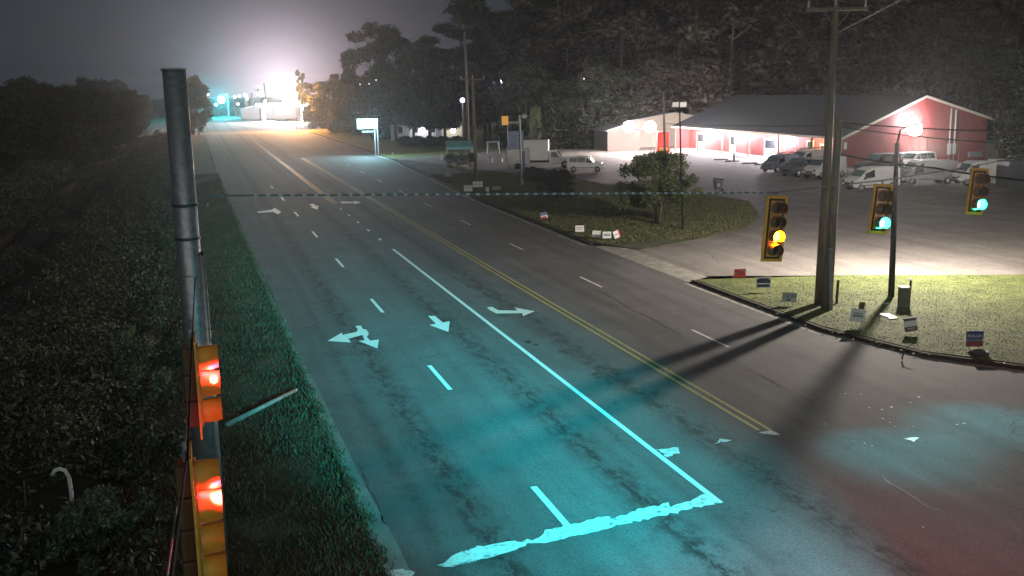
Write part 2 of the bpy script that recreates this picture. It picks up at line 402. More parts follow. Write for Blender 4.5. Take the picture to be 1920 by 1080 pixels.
# kerbs on the right
def kerb(name, line, z=.14, wd=.17):
    mb = MB()
    for (t0, s0), (t1, s1) in zip(line, line[1:]):
        mb.prism([(t0 - wd, s0), (t0, s0), (t1, s1), (t1 - wd, s1)], -.1, z)
    structure(name, mb, MT['dirt'])
    mb = MB()
    for (t0, s0), (t1, s1) in zip(line, line[1:]):
        mb.sheet([(t0 - wd - .42, s0), (t0 - wd, s0), (t1 - wd, s1), (t1 - wd - .42, s1)], .005)
    structure(name.replace('kerb', 'gutter'), mb, MT['concrete'])
kerb('kerb_corner_lawn', [(140, 11.8), (80, 18.4), (45, 21.4), (30, 23.6), (26.0, 25.6), (23.6, 28.8), (22.5, 33.3), (22.45, 44)][::-1])
kerb('kerb_roadside_lawn', [(22.3, 57), (22.6, 84), (25.45, 138), (25.45, 243)])

# ================================================================== ROAD MARKINGS (sheets 6 mm above the asphalt)
def ragged(P_, amp=.03, step=.11, seed=5):
    r2 = random.Random(seed); out = []
    for (x0, y0), (x1, y1) in zip(P_, P_[1:] + P_[:1]):
        n_ = max(1, int(math.hypot(x1 - x0, y1 - y0) / step))
        for i in range(n_):
            k = i / n_; out.append((x0 + (x1 - x0) * k + r2.gauss(0, amp), y0 + (y1 - y0) * k + r2.gauss(0, amp)))
    return out
def mark(name, polys, m, z=.006):
    mb = MB()
    for p in polys: mb.sheet(p, z)
    return structure(name, mb, m)
def s_of(u, v): return to_st(gr(u, v))[0]
def strip(t, s0, s1, w_=.13): return [(t - w_ / 2, s0), (t + w_ / 2, s0), (t + w_ / 2, s1), (t - w_ / 2, s1)]
d0 = s_of(825, 707)
for k in range(0, 13):
    c = d0 + 12.19 * k
    if k >= 7: continue
    t_ = 7.15 - (.0 if k < 4 else .05 * (k - 3))
    mark('lane_dash', [strip(t_, c - 1.55, c + 1.55, .15)], MT['pw'])
mark('lane_dash', [strip(7.12, s_of(1072, 990), s_of(1005, 912), .16)], MT['pw'])
r0 = s_of(1333, 634)
for k in range(0, 9):
    c = r0 + 12.25 * k
    mark('lane_dash', [strip(17.9 + (0 if k < 5 else .12 * (k - 4)), c - 1.45, c + 1.45, .12)], MT['pww'])
mark('edge_line', [strip(10.82, s_of(1352, 943), s_of(735, 467), .16)], MT['pw'])
for u, v in ((710, 449), (688, 432), (668, 417), (651, 404), (636, 392)):
    c = s_of(u, v); mark('guide_dash', [strip(10.8, c - .45, c + .45, .15)], MT['pw'])
mark('centre_line', [strip(14.22, s_of(1428, 806), 150, .115)], MT['py'])
mark('centre_line', [strip(14.52, s_of(1462, 806), 150, .115)], MT['py'])
mark('turn_lane_line', [strip(10.75, s_of(622, 382), 215, .12)], MT['py'])
mark('turn_lane_line', [strip(11.05, s_of(628, 382), 215, .12)], MT['py'])
def trace(pts, o, k):
    P_ = []
    for x, y in pts:
        g = gr(o[0] + x / k, o[1] + y / k, .006); s_, t_ = to_st(g); P_.append((t_, s_))
    return P_
c6, k6 = (560, 500), 3.5556
mark('through_arrow', [trace([(862, 328), (908, 328), (962, 372), (1007, 363), (998, 435), (870, 388), (915, 380)], c6, k6)], MT['pw'])
mark('left_turn_arrow', [trace([(1255, 270), (1290, 268), (1330, 290), (1460, 292), (1437, 272), (1575, 297), (1495, 330), (1490, 310), (1320, 312), (1275, 290)], c6, k6)], MT['pw'])
mark('through_right_arrow', [trace([(378, 395), (415, 392), (428, 415), (452, 420), (468, 445), (455, 470), (478, 493), (535, 485), (525, 545), (400, 495), (440, 490), (425, 455), (330, 480), (350, 505), (260, 500), (192, 495), (290, 438), (290, 455), (385, 435), (395, 420)], c6, k6)], MT['pw'])
c5, k5 = (380, 240), 3.856
mark('through_right_arrow', [trace([(392, 605), (500, 590), (520, 576), (568, 607), (545, 624), (510, 607), (400, 614)], c5, k5)], MT['pw'])
mark('through_arrow', [trace([(768, 550), (805, 548), (815, 562), (838, 560), (832, 590), (778, 574), (795, 570)], c5, k5)], MT['pw'])
mark('left_turn_arrow', [trace([(1000, 530), (1090, 533), (1098, 526), (1148, 538), (1100, 550), (1090, 544), (1000, 545)], c5, k5)], MT['pw'])
c7, k7 = (560, 800), 2.2857
mark('stop_line', [ragged(trace([(600, 590), (665, 545), (750, 520), (835, 502), (920, 490), (940, 498), (1040, 470), (1060, 445), (1180, 415), (1320, 385), (1340, 398), (1410, 370), (1500, 345), (1580, 325), (1600, 342), (1690, 310), (1740, 290), (1815, 328), (1680, 348), (1620, 370), (1400, 415), (1180, 470), (1060, 500), (1000, 497), (930, 530), (660, 600)], c7, k7))], MT['pww'], .009)
mark('worn_paint_patch', [ragged(trace([(1530, 96), (1560, 92), (1620, 88), (1640, 112), (1600, 124), (1575, 130)], c7, k7))], MT['pww'], .009)
mark('worn_paint_patch', [ragged(trace([(395, 612), (440, 603), (490, 625), (480, 645), (395, 655)], c7, k7))], MT['pww'], .009)
mark('worn_paint_patch', [ragged(trace([(1780, 72), (1800, 52), (1860, 58), (1830, 66)], c7, k7))], MT['pww'], .009)
c8, k8 = (1200, 700), 2.6667
mark('worn_paint_patch', [ragged(trace([(592, 292), (640, 283), (705, 308), (625, 306)], c8, k8))], MT['pww'], .009)
mark('worn_paint_patch', [ragged(trace([(1310, 325), (1340, 318), (1390, 322), (1375, 342)], c8, k8))], MT['pww'], .009)
sp = []
for x, y in ((1160, 362), (1125, 348), (1215, 225), (1248, 245), (1275, 265), (1365, 264), (1395, 118), (1352, 145), (1258, 168), (1145, 170), (1585, 255), (1620, 250), (925, 253), (1415, 768), (1105, 104), (1210, 180), (1028, 100)):
    a, b_ = random.uniform(4, 12), random.uniform(1.5, 3.5)
    sp.append(trace([(x - a, y), (x - a * .2, y - b_), (x + a, y + b_ * .3), (x, y + b_)], c8, k8))
mark('paint_flecks', sp, MT['pww'], .006)

tarm = mat('tar', (.022, .021, .021), .7)
def crack(name, pts, o, k, w_=.022):
    r2 = random.Random(len(pts) * 7 + int(pts[0][0])); P_ = []
    G_ = [to_st(gr(o[0] + x / k, o[1] + y / k, .005)) for x, y in pts]
    for (s0, t0), (s1, t1) in zip(G_, G_[1:]):
        n_ = max(3, int(math.hypot(s1 - s0, t1 - t0) / .22))
        for i in range(n_):
            q = i / n_; P_.append((t0 + (t1 - t0) * q + r2.gauss(0, .028), s0 + (s1 - s0) * q + r2.gauss(0, .03)))
    mb = MB()
    for i in range(len(P_) - 1):
        (x0, y0), (x1, y1) = P_[i], P_[i + 1]; l = math.hypot(x1 - x0, y1 - y0) + 1e-6; w2 = w_ * r2.uniform(.3, 1.2); nx, ny = -(y1 - y0) / l * w2, (x1 - x0) / l * w2
        mb.add([(x0 - nx, y0 - ny, .005), (x1 - nx, y1 - ny, .005), (x1 + nx, y1 + ny, .005), (x0 + nx, y0 + ny, .005)], [(0, 1, 2, 3)])
    return structure(name, mb, tarm)
C7 = ((1300, 430), 3.0857)
crack('road_crack', [(0, 660), (120, 715), (230, 755), (300, 795), (350, 820), (430, 865), (560, 940), (640, 975), (720, 1010)], *C7, .03)
crack('road_crack', [(1050, 590), (1150, 640), (1230, 690), (1330, 735), (1400, 775), (1500, 830)], (720, 320), 2.6667, .028)
crack('road_crack', [(1200, 508), (1240, 545), (1340, 600), (1440, 670), (1550, 697)], (1200, 700), 2.6667, .038)
crack('road_crack', [(1815, 648), (1880, 668), (1925, 690)], (1200, 700), 2.6667, .03)
crack('road_crack', [(600, 5), (700, 60), (800, 110), (880, 152), (1000, 215), (1120, 300)], (1200, 700), 2.6667, .02)
crack('road_crack', [(270, 790), (330, 920), (385, 1040), (400, 1078)], (560, 540), 2.4, .018)
crack('road_crack', [(240, 470), (330, 520), (400, 560), (440, 590)], (720, 320), 2.6667, .02)
def blotch(u, v_, r0_, seed, el=1.0):
    r2 = random.Random(seed); s_, t_ = to_st(gr(u, v_, .005)); n_ = 16; mb = MB()
    for k in range(6):
        cx, cy = t_ + r2.gauss(0, r0_ * .7), s_ + r2.gauss(0, r0_ * el * .9); rr_ = r0_ * r2.uniform(.12, .4)
        mb.sheet([(cx + rr_ * math.cos(6.283 * i / n_) * r2.uniform(.4, 1.5), cy + rr_ * el * math.sin(6.283 * i / n_) * r2.uniform(.4, 1.5)) for i in range(n_)], .0045 + k * .0002)
    structure('tar_blotch', mb, tarm)
for i, (u, v_, r_, el) in enumerate(((880, 538, .45, 1), (903, 556, .35, 1.4), (940, 580, .4, 1), (950, 592, .3, 1), (1128, 690, .42, 1), (1120, 697, .3, 1), (990, 638, .3, 1.5), (1060, 660, .32, 1), (1215, 745, .3, 1.5), (640, 660, .28, 1.5), (585, 612, .35, 1), (1430, 884, .25, 1), (1046, 977, .12, .8), (1170, 720, .3, 1))): blotch(u, v_, r_, i, el)

# ================================================================== LEAF AND BLADE CLOUDS
def leaf_cloud(lobes, n, size, inner=.55, flat=.0, r_=None):
    r_ = r_ or rng
    lob = np.array(lobes, float); vol = (lob[:, 3] * lob[:, 4] * lob[:, 5]) ** (2 / 3); pr = vol / vol.sum()
    idx = r_.choice(len(lob), n, p=pr)
    d = r_.normal(size=(n, 3)); d /= np.linalg.norm(d, axis=1)[:, None]
    rad = inner + (1 - inner) * r_.random(n) ** .5; rad *= 1 + .12 * r_.normal(size=n)
    c = lob[idx, :3] + d * lob[idx, 3:6] * rad[:, None]
    a = r_.normal(size=(n, 3)); a[:, 2] *= (1 - flat); a /= np.linalg.norm(a, axis=1)[:, None]
    b_ = np.cross(a, r_.normal(size=(n, 3))); b_ /= np.linalg.norm(b_, axis=1)[:, None] + 1e-9
    sz = size * (.6 + .8 * r_.random(n))[:, None]
    v = np.stack([c - a * sz, c + b_ * sz * .45, c + a * sz, c - b_ * sz * .5], 1).reshape(-1, 3)
    return v
def quads_mesh(name, v, m):
    me = bpy.data.meshes.new(name); n = len(v) // 4
    me.vertices.add(len(v)); me.vertices.foreach_set('co', np.ascontiguousarray(v, dtype=np.float32).ravel())
    me.loops.add(n * 4); me.loops.foreach_set('vertex_index', np.arange(n * 4, dtype=np.int32))
    me.polygons.add(n); me.polygons.foreach_set('loop_start', np.arange(0, n * 4, 4, dtype=np.int32))
    me.polygons.foreach_set('loop_total', np.full(n, 4, dtype=np.int32))
    me.update(calc_edges=True); me.validate(); me.materials.append(m); return me
def mesh_obj(name, me, parent=None, kind=None):
    o = bpy.data.objects.new(name, me); col.objects.link(o)
    if parent is not None: o.parent = parent
    if kind: o['kind'] = kind
    return o
def blades(n, sf, tf, z, h, wd, r_=None):
    """n narrow grass blades; sf, tf give road coordinates"""
    r_ = r_ or rng
    s_, t_ = sf(n), tf(n)
    x = t_ * CY - s_ * SY; y = t_ * SY + s_ * CY
    hh = h * (.5 + r_.random(n)); an = r_.random(n) * 6.283; ln = r_.normal(size=(n, 2)) * .35 * hh[:, None]
    dx, dy = np.cos(an) * wd, np.sin(an) * wd; zz = np.full(n, z)
    v = np.stack([np.stack([x - dx, y - dy, zz], 1), np.stack([x + dx, y + dy, zz], 1),
                  np.stack([x + ln[:, 0] + dx * .3, y + ln[:, 1] + dy * .3, zz + hh], 1), np.stack([x + ln[:, 0] - dx * .3, y + ln[:, 1] - dy * .3, zz + hh], 1)], 1).reshape(-1, 3)
    return v
# verge grass
n = 80000
sv = 14 + 110 * rng.random(n) ** 2.0
te = np.interp(sv, [e[0] for e in edge], [e[1] for e in edge])
tv = -2.3 + (te - .12 + 2.3) * rng.random(n)
v1 = blades(n, lambda q: sv, lambda q: tv, .10, .09, .022)
n = 9000
sv2 = 14 + 110 * rng.random(n) ** 1.7
tv2 = np.interp(sv2, [e[0] for e in edge], [e[1] for e in edge]) - .12 + .09 * rng.normal(size=n) + .06 * np.sin(sv2 * 3)
v2 = blades(n, lambda q: sv2, lambda q: tv2, .10, .08, .022)
tag(mesh_obj('verge_grass', quads_mesh('verge_grass', np.concatenate([v1, v2]), MT['blade']), None, 'stuff'), 'rough uncut grass on the verge between the road and the brush', 'grass')
# corner lawn grass
def in_poly(P_, x, y):
    c = np.zeros(len(x), bool); n_ = len(P_)
    for i in range(n_):
        x0, y0 = P_[i]; x1, y1 = P_[(i + 1) % n_]
        k = ((y0 > y) != (y1 > y)) & (x < (x1 - x0) * (y - y0) / (y1 - y0 + 1e-12) + x0); c ^= k
    return c
def poly_blades(P_, tr, sr, n, z, h, wd):
    t_ = rng.uniform(*tr, n); s_ = rng.uniform(*sr, n); k = in_poly(P_, t_, s_); t_, s_ = t_[k], s_[k]
    return blades(len(t_), lambda q: s_, lambda q: t_, z, h, wd)
v = poly_blades(lawnB, (22, 46), (20, 45), 90000, .145, .022, .02)
tag(mesh_obj('lawn_grass', quads_mesh('lawn_grass', v, MT['blade_lawn']), None, 'stuff'), 'short bright green grass on the lit corner lawn', 'grass')
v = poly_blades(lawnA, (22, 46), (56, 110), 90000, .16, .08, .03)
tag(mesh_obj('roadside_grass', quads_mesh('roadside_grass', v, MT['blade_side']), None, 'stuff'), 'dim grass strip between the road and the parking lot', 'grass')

# ================================================================== TREES
def trunk_mb(h, r, limbs=5, h0=.4, sp_=3.0, seed=0, lean=.03):
    rr = random.Random(seed); mb = MB()
    lx, ly = rr.uniform(-lean, lean), rr.uniform(-lean, lean)
    pts = [(lx * h * k * k, ly * h * k * k, h * k) for k in (0, .03, .25, .5, .75, 1)]
    mb.tube(pts, [r * 1.35, r, r * .85, r * .65, r * .4, r * .12], 8)
    for i in range(limbs):
        k = h0 + (1 - h0) * (i + .5) / limbs; a = rr.uniform(0, 6.28); z = h * k; ln = sp_ * (1.15 - k) * rr.uniform(.8, 1.3)
        b0 = Vector((lx * h * k * k, ly * h * k * k, z))
        b1 = b0 + Vector((math.cos(a) * ln * .55, math.sin(a) * ln * .55, ln * .35)); b2 = b0 + Vector((math.cos(a) * ln, math.sin(a) * ln, ln * .55))
        mb.tube([b0, b1, b2], [r * .3, r * .2, r * .06], 6)
    return mb
def proto_tree(name, kind, seed):
    rr = random.Random(seed); g = np.random.default_rng(seed)
    if kind == 'pine':
        h = 25; tr = trunk_mb(h, .34, 9, .45, 5, seed)
        lob = []
        for i in range(26):
            k = rr.uniform(.42, 1.0); a = rr.uniform(0, 6.28); rad = rr.uniform(.5, 4.6) * (1.25 - k) / .62
            lob.append((math.cos(a) * rad, math.sin(a) * rad, h * k, rr.uniform(1.1, 2.1), rr.uniform(1.1, 2.1), rr.uniform(.6, 1.1)))
        v = leaf_cloud(lob, 8500, .30, .25, r_=g); m = MT['leaf_pine']
    elif kind == 'broad':
        h = 21; tr = trunk_mb(h * .8, .36, 8, .3, 6, seed)
        lob = []
        for i in range(28):
            k = rr.uniform(.22, 1.0); a = rr.uniform(0, 6.28); rad = 5.0 * math.sqrt(max(0, 1 - ((k - .55) / .55) ** 2)) * rr.uniform(.3, 1)
            lob.append((math.cos(a) * rad, math.sin(a) * rad, h * k, rr.uniform(1.3, 2.4), rr.uniform(1.3, 2.4), rr.uniform(1.0, 1.8)))
        v = leaf_cloud(lob, 11000, .33, .35, r_=g); m = MT['leaf_mid'] if seed % 2 else MT['leaf_brown']
    elif kind == 'bushy':
        h = 11; tr = trunk_mb(h * .8, .22, 6, .2, 3.5, seed)
        lob = []
        for i in range(24):
            k = rr.uniform(.08, .95); a = rr.uniform(0, 6.28); rad = 3.6 * math.sqrt(max(0.02, 1 - ((k - .4) / .62) ** 2)) * rr.uniform(.4, 1)
            lob.append((math.cos(a) * rad, math.sin(a) * rad, h * k, rr.uniform(.9, 1.8), rr.uniform(.9, 1.8), rr.uniform(.8, 1.5)))
        v = leaf_cloud(lob, 11000, .21, .4, r_=g); m = MT['leaf_mid']
    elif kind == 'myrtle':
        h = 4.6; tr = MB()
        for i in range(7):
            a = i * .9 + rr.uniform(0, .5); q = rr.uniform(.6, 1.9)
            tr.tube([(math.cos(a) * .12, math.sin(a) * .12, 0), (math.cos(a) * .3, math.sin(a) * .3, 1.1), (math.cos(a) * q * .7, math.sin(a) * q * .7, 2.4), (math.cos(a) * q, math.sin(a) * q, 3.7)], [.07, .055, .035, .012], 6)
        lob = []
        for i in range(85):
            a = rr.uniform(0, 6.28); k = rr.uniform(.28, 1.0); rad = 2.95 * math.sqrt(max(.08, 1 - ((k - .55) / .52) ** 2)) * rr.uniform(.15, 1)
            lob.append((math.cos(a) * rad, math.sin(a) * rad, h * k - .1, rr.uniform(.3, .7), rr.uniform(.3, .7), rr.uniform(.25, .55)))
        v = leaf_cloud(lob, 24000, .08, .2, r_=g); m = MT['leaf_myrtle']
    return tr, v, m
protos = {}
def get_tree(kind, seed):
    k = (kind, seed)
    if k not in protos:
        tr, v, m = proto_tree(kind, kind, seed)
        tm = bpy.data.meshes.new('trunk'); tm.from_pydata(tr.v, [], tr.f); tm.materials.append(MT['trunk'])
        for p in tm.polygons: p.use_smooth = True
        protos[k] = (tm, quads_mesh('crown', v, m))
    return protos[k]
def tree(name, kind, seed, loc, scale, label, group=None, cat='tree', rz=None, crown_mat=None):
    tm, cm = get_tree(kind, seed)
    root = thing(name, label, cat, loc, rz if rz is not None else random.uniform(0, 6.28), group)
    root.scale = scale if hasattr(scale, '__len__') else (scale,) * 3
    mesh_obj('trunk', tm, root); o = mesh_obj('crown', cm, root)
    if crown_mat:
        o.material_slots[0].link = 'OBJECT'; o.material_slots[0].material = crown_mat
    return root
GZ = -.35
# wood behind the red building and along the right, three loose rows
rt = random.Random(11)
def px_tree(u, d, top, kind, seed, name, label, group=None, hz=None, wide=1.0, z0=GZ, cm=None):
    """tree whose top reaches picture row `top` at distance d"""
    p = at(u, top, d); b = Vector((p.x, p.y, z0)); h0 = {'pine': 25, 'broad': 21, 'bushy': 11, 'myrtle': 4.6}[kind]
    k = (p.z - z0) / h0
    return tree(name, kind, seed, b, (k * wide, k * wide, k), label, group, crown_mat=cm)
G1 = 'tall trees of the wood behind the red building'
WHERE = ['left of the slim lit tree, above the amber sign', 'right above the amber sign', 'above the box truck', 'above the small white car', 'above the tiny warm lamp', 'above the left floodlight of the shed', 'above the red vending machine', 'above the twin-panel light pole', 'above the far left corner of the grey roof', 'above the left end of the roof ridge', 'above the ridge, left of the utility pole', 'half hidden by the tallest utility pole', 'just right of the tallest utility pole', 'above the ridge between pole and gable', 'above the left slope of the gable', 'straight above the gable peak', 'just right of the gable peak', 'above the right slope of the gable', 'above the right eave of the gable', 'at the right picture edge above the far signal', 'partly outside the right picture edge']
ORD = 'first second third fourth fifth sixth seventh eighth ninth tenth eleventh twelfth thirteenth fourteenth fifteenth sixteenth seventeenth eighteenth nineteenth twentieth'.split()
ORD += ['twenty-' + q for q in ORD[:9]] + ['thirtieth']
for i, (u, d, top) in enumerate([(915, 172, 60), (960, 168, -10), (1010, 180, -20), (1060, 166, 10), (1110, 176, -40), (1165, 165, -25), (1215, 180, -10), (1265, 170, -50), (1320, 172, -25), (1375, 160, -50), (1430, 168, -60), (1490, 162, -30), (1545, 170, -60), (1600, 156, -20), (1655, 164, -70), (1705, 150, -30), (1760, 158, -60), (1815, 146, -20), (1865, 152, -60), (1915, 140, -30), (1965, 150, -50)]):
    k = ('pine', 'broad')[i % 2]
    px_tree(u, d, top, k, 1 + (i * 3) % 4 if k == 'pine' else 11 + (i * 5) % 4, 'pine_tree' if k == 'pine' else 'broadleaf_tree',
            'tall dark ' + ('pine ' if k == 'pine' else 'broadleaf tree ') + WHERE[i], G1 + (', pines' if k == 'pine' else ', broadleaf'), wide=1.25)
for i, (u, d, top) in enumerate([(985, 195, 30), (1040, 205, -20), (1090, 200, 20), (1145, 198, -10), (1195, 205, 15), (1250, 196, 0), (1300, 205, -20), (1350, 195, 0), (1400, 200, -30), (1460, 192, 0), (1520, 195, -30), (1580, 188, 0), (1640, 190, -30), (1700, 184, 0), (1750, 186, -20), (1800, 176, -20), (1850, 180, 0), (1900, 172, -20), (1950, 175, 0)]):
    px_tree(u, d, top, 'broad', 11 + i % 4, 'broadleaf_tree', 'tall dark broadleaf tree in the rear row of the wood', 'rear row of the wood', wide=1.45)
# lower understorey in front of the wood
for i, (u, d, top) in enumerate([(985, 158, 120), (1040, 160, 150), (1095, 157, 140), (1150, 160, 120), (1220, 168, 130), (1290, 172, 120), (1350, 175, 130), (1420, 172, 110), (1500, 168, 130), (1580, 164, 110), (1650, 160, 130), (1880, 128, 120), (1840, 136, 90), (1920, 120, 100), (1900, 122, 190), (1950, 115, 150)]):
    px_tree(u, d, top, 'bushy', 21 + i % 3, 'understorey_tree', ORD[i] + ' low leafy tree from the left along the dark foot of the wood', 'low trees along the foot of the wood', wide=1.1)
# the pines and oaks seen against the glowing sky
for u, d, top, k, sd, wd, nm, lb in [
    (690, 205, 52, 'broad', 12, .95, 'broadleaf_tree', 'rounded tree standing out against the glowing sky, leftmost of the tall ones'),
    (735, 190, 55, 'broad', 13, .9, 'broadleaf_tree', 'round-topped tree beside the leftmost tall tree against the glow'),
    (655, 215, 100, 'broad', 11, .7, 'broadleaf_tree', 'smaller tree tucked under the left side of the tall round trees'),
    (800, 182, 62, 'pine', 3, 1.3, 'pine_tree', 'ragged pine with open gaps below the tallest pine tops'),
    (865, 172, -25, 'pine', 1, 1.35, 'pine_tree', 'tall ragged pine with cloud-like tufts against the pink sky'),
    (905, 178, 15, 'pine', 2, 1.3, 'pine_tree', 'pine with sky showing through its crown, next to the tallest ragged pine'),
    (770, 176, 90, 'broad', 14, .95, 'broadleaf_tree', 'dark spreading tree above the white house'),
    (830, 182, 105, 'broad', 12, 1.1, 'broadleaf_tree', 'dark tree rising behind the twin utility poles'),
    (880, 186, 100, 'broad', 11, 1.1, 'broadleaf_tree', 'dark tree behind the small purple-white lamp'),
    (640, 235, 140, 'broad', 13, .9, 'broadleaf_tree', 'mid-height tree at the left foot of the tall wood'),
    (612, 250, 152, 'bushy', 22, 1.0, 'bushy_tree', 'low bushy tree right of the orange-lit tree'),
    (670, 225, 150, 'bushy', 21, 1.4, 'bushy_tree', 'dim bushy tree behind the bright roadside sign'),
    (725, 200, 140, 'bushy', 23, 1.3, 'bushy_tree', 'bushy tree between the bright sign and the white house'),
    (655, 235, 196, 'bushy', 22, 1.2, 'bushy_tree', 'small amber-lit round tree behind the far wooden pole')]:
    px_tree(u, d, top, k, sd, nm, lb, wide=wd)
px_tree(366, 236, 158, 'bushy', 22, 'bushy_tree', 'dark tree just right of the top of the steel pole', wide=.8)
px_tree(352, 250, 146, 'bushy', 21, 'bushy_tree', 'dark tree half hidden behind the top of the steel pole', wide=.9)
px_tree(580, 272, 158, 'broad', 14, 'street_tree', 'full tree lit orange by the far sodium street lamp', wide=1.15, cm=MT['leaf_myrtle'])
px_tree(602, 268, 178, 'bushy', 23, 'street_tree', 'lower tree on the right of the orange-lit tree', wide=1.3, cm=MT['leaf_brown'])
px_tree(558, 290, 132, 'pine', 2, 'spire_tree', 'thin dark spire of a tree against the brightest glow', wide=.35)
px_tree(566, 285, 140, 'pine', 4, 'spire_tree', 'second thin spire tree just right of the thinnest one', wide=.4)
# tree line on the left beyond the track
G2 = 'bushy trees of the dark tree line beyond the track'
for i in range(30):
    s_ = 62 + i * 9.5 + rt.uniform(-2, 2); t_ = -23 - rt.uniform(0, 5) + (s_ - 60) * .012
    p = st(s_, t_, GZ)
    tree('bushy_tree', 'bushy', 21 + i % 3, p, rt.uniform(.82, 1.05) * (1.0 if i < 16 else 1.15), ORD[i] + ' dark bushy tree from the near end of the tree line beyond the track', G2)
for i in range(18):
    s_ = 70 + i * 16 + rt.uniform(-3, 3); t_ = -34 - rt.uniform(0, 6)
    tree('bushy_tree', 'bushy', 21 + (i + 1) % 3, st(s_, t_, GZ), rt.uniform(1.0, 1.25), 'dark bushy tree in the rear of the long tree line', G2 + ', rear')
for i in range(12):
    s_ = 150 + i * 15 + rt.uniform(-3, 3); t_ = -15 + rt.uniform(-1.5, 1.5)
    tree('bushy_tree', 'bushy', 21 + i % 3, st(s_, t_, GZ), rt.uniform(.7, 1.0), ORD[i] + ' dark bushy tree along the far end of the left verge', 'bushy trees near the far end of the verge')
# far wood closing the horizon
v = []
for i in range(60):
    a = rt.uniform(-300, 420); 
    if -270 < a < -30: continue
    v.append((a, 520 + rt.uniform(-40, 60), rt.uniform(2, 7), rt.uniform(10, 22), 10, rt.uniform(5, 9)))
tag(mesh_obj('far_wood', quads_mesh('far_wood', leaf_cloud(v, 26000, 1.1, .6), MT['leaf_mid']), None, 'stuff'), 'dark wood on the horizon beyond the far lights', 'wood')

# ================================================================== BRUSH between verge and track
lob = []
for i in range(760):
    s_ = 12 + 228 * rt.random() ** 1.6; t_ = rt.uniform(-7.6, -1.6) if i % 6 else rt.uniform(-14.5, -7.6)
    hh = rt.uniform(.5, 1.5) * (1.0 if -7.6 < t_ < -3 else .5); r0_ = rt.uniform(.5, 1.3)
    p = st(s_, t_, 0)
    if abs(s_ - 24.5) < 2.8 and abs(t_ + 3.5) < 1.6: hh *= .35
    lob.append((p.x, p.y, hh * .35, r0_, r0_, hh * .75))
vA = leaf_cloud(lob, 180000, .085, .35)
lob2 = []
for i in range(420):
    s_ = 20 + 190 * rt.random(); t_ = rt.uniform(-26, -14.8); p = st(s_, t_, 0)
    lob2.append((p.x, p.y, .3, rt.uniform(1, 2.2), rt.uniform(1, 2.2), rt.uniform(.5, 1.5)))
vB = leaf_cloud(lob2, 90000, .16, .4)
tag(mesh_obj('undergrowth', quads_mesh('undergrowth', vA, MT['leaf_brush']), None, 'stuff'), 'tangled dark undergrowth between the verge and the track', 'undergrowth')
tag(mesh_obj('track_undergrowth', quads_mesh('track_undergrowth', vB, MT['leaf_brush']), None, 'stuff'), 'low dark brush between the track and the tree line', 'undergrowth')
def shrub(name, label, u, v_, h, r_, n, size, m, seed, lobes_n=14, col_=False):
    g = gr(u, v_, -.1); rr = random.Random(seed); gg = np.random.default_rng(seed)
    root = thing(name, label, 'shrub', g, rr.uniform(0, 6))
    lb = []
    for i in range(lobes_n):
        k = rr.uniform(.12, 1); a = rr.uniform(0, 6.28); q = r_ * rr.uniform(.1, 1) * (1.1 - .5 * k)
        lb.append((math.cos(a) * q, math.sin(a) * q, h * k * .9, r_ * rr.uniform(.2, .38), r_ * rr.uniform(.2, .38), h * rr.uniform(.08, .18)))
    mesh_obj('foliage', quads_mesh('foliage', leaf_cloud(lb, n, size, .2, r_=gg), m), root)
    sm = MB()
    for i in range(6):
        a = rr.uniform(0, 6.28); q = r_ * rr.uniform(.2, .7)
        sm.tube([(0, 0, 0), (math.cos(a) * q * .4, math.sin(a) * q * .4, h * .45), (math.cos(a) * q, math.sin(a) * q, h * .85)], [.03, .022, .008], 5)
    sm.build('stem', MT['trunk'], root, True)
shrub('tall_shrub', 'tall pale-leaved shrub standing out of the brush left of the steel pole', 262, 765, 2.5, .85, 3200, .06, MT['leaf_pale'], 3)
shrub('bushy_shrub', 'broad dim shrub below the tall pale one, left of the near red signal', 270, 900, 1.5, 1.3, 3600, .07, MT['leaf_brush'], 4)
shrub('leafy_shrub', 'leafy shrub at the bottom between the hooked pipe and the cable', 190, 1040, 1.3, 1.0, 3000, .06, MT['leaf_pale'], 5)
shrub('dark_shrub', 'dark rounded shrub at the left edge above the hooked pipe', 90, 760, 1.9, 1.5, 3600, .08, MT['leaf_brush'], 6)
shrub('slender_shrub', 'slender shrub close to the left side of the steel pole', 335, 700, 2.0, .7, 2200, .07, MT['leaf_brush'], 7)
shrub('small_shrub', 'small pale shrub near the foot of the tether cable', 285, 1010, 1.0, .7, 2000, .055, MT['leaf_pale'], 8)
shrub('far_shrub', 'shrub in the middle of the brush beside the track', 170, 520, 2.0, 1.4, 3000, .09, MT['leaf_brush'], 9)
shrub('far_shrub', 'shrub nearest the steel pole halfway up the brush', 285, 470, 2.4, 1.2, 3000, .09, MT['leaf_brush'], 10)

# crape myrtle and small trees on the roadside lawn
tree('crape_myrtle', 'myrtle', 31, gr(1232, 420, .15), (1.0, 1.0, 1.0), 'wide multi-stemmed small tree on the roadside lawn before the lot', cat='tree', rz=.6)
tree('roadside_bush', 'myrtle', 32, gr(1042, 372, .15), (.62, .62, .5), 'dim bushy tree below the small white car on the roadside lawn', rz=2, crown_mat=MT['leaf_brown'])
tree('roadside_bush', 'myrtle', 31, gr(1000, 346, .15), (.5, .5, .35), 'low dark bush at the foot of the blue pole sign', rz=3, crown_mat=MT['leaf_brown'])
tree('lit_tree', 'bushy', 22, at(1003, 262, 150).xy.to_3d(), (.26, .26, .6), 'slim tree with olive lit bark behind the box truck', rz=1, crown_mat=MT['leaf_myrtle'])
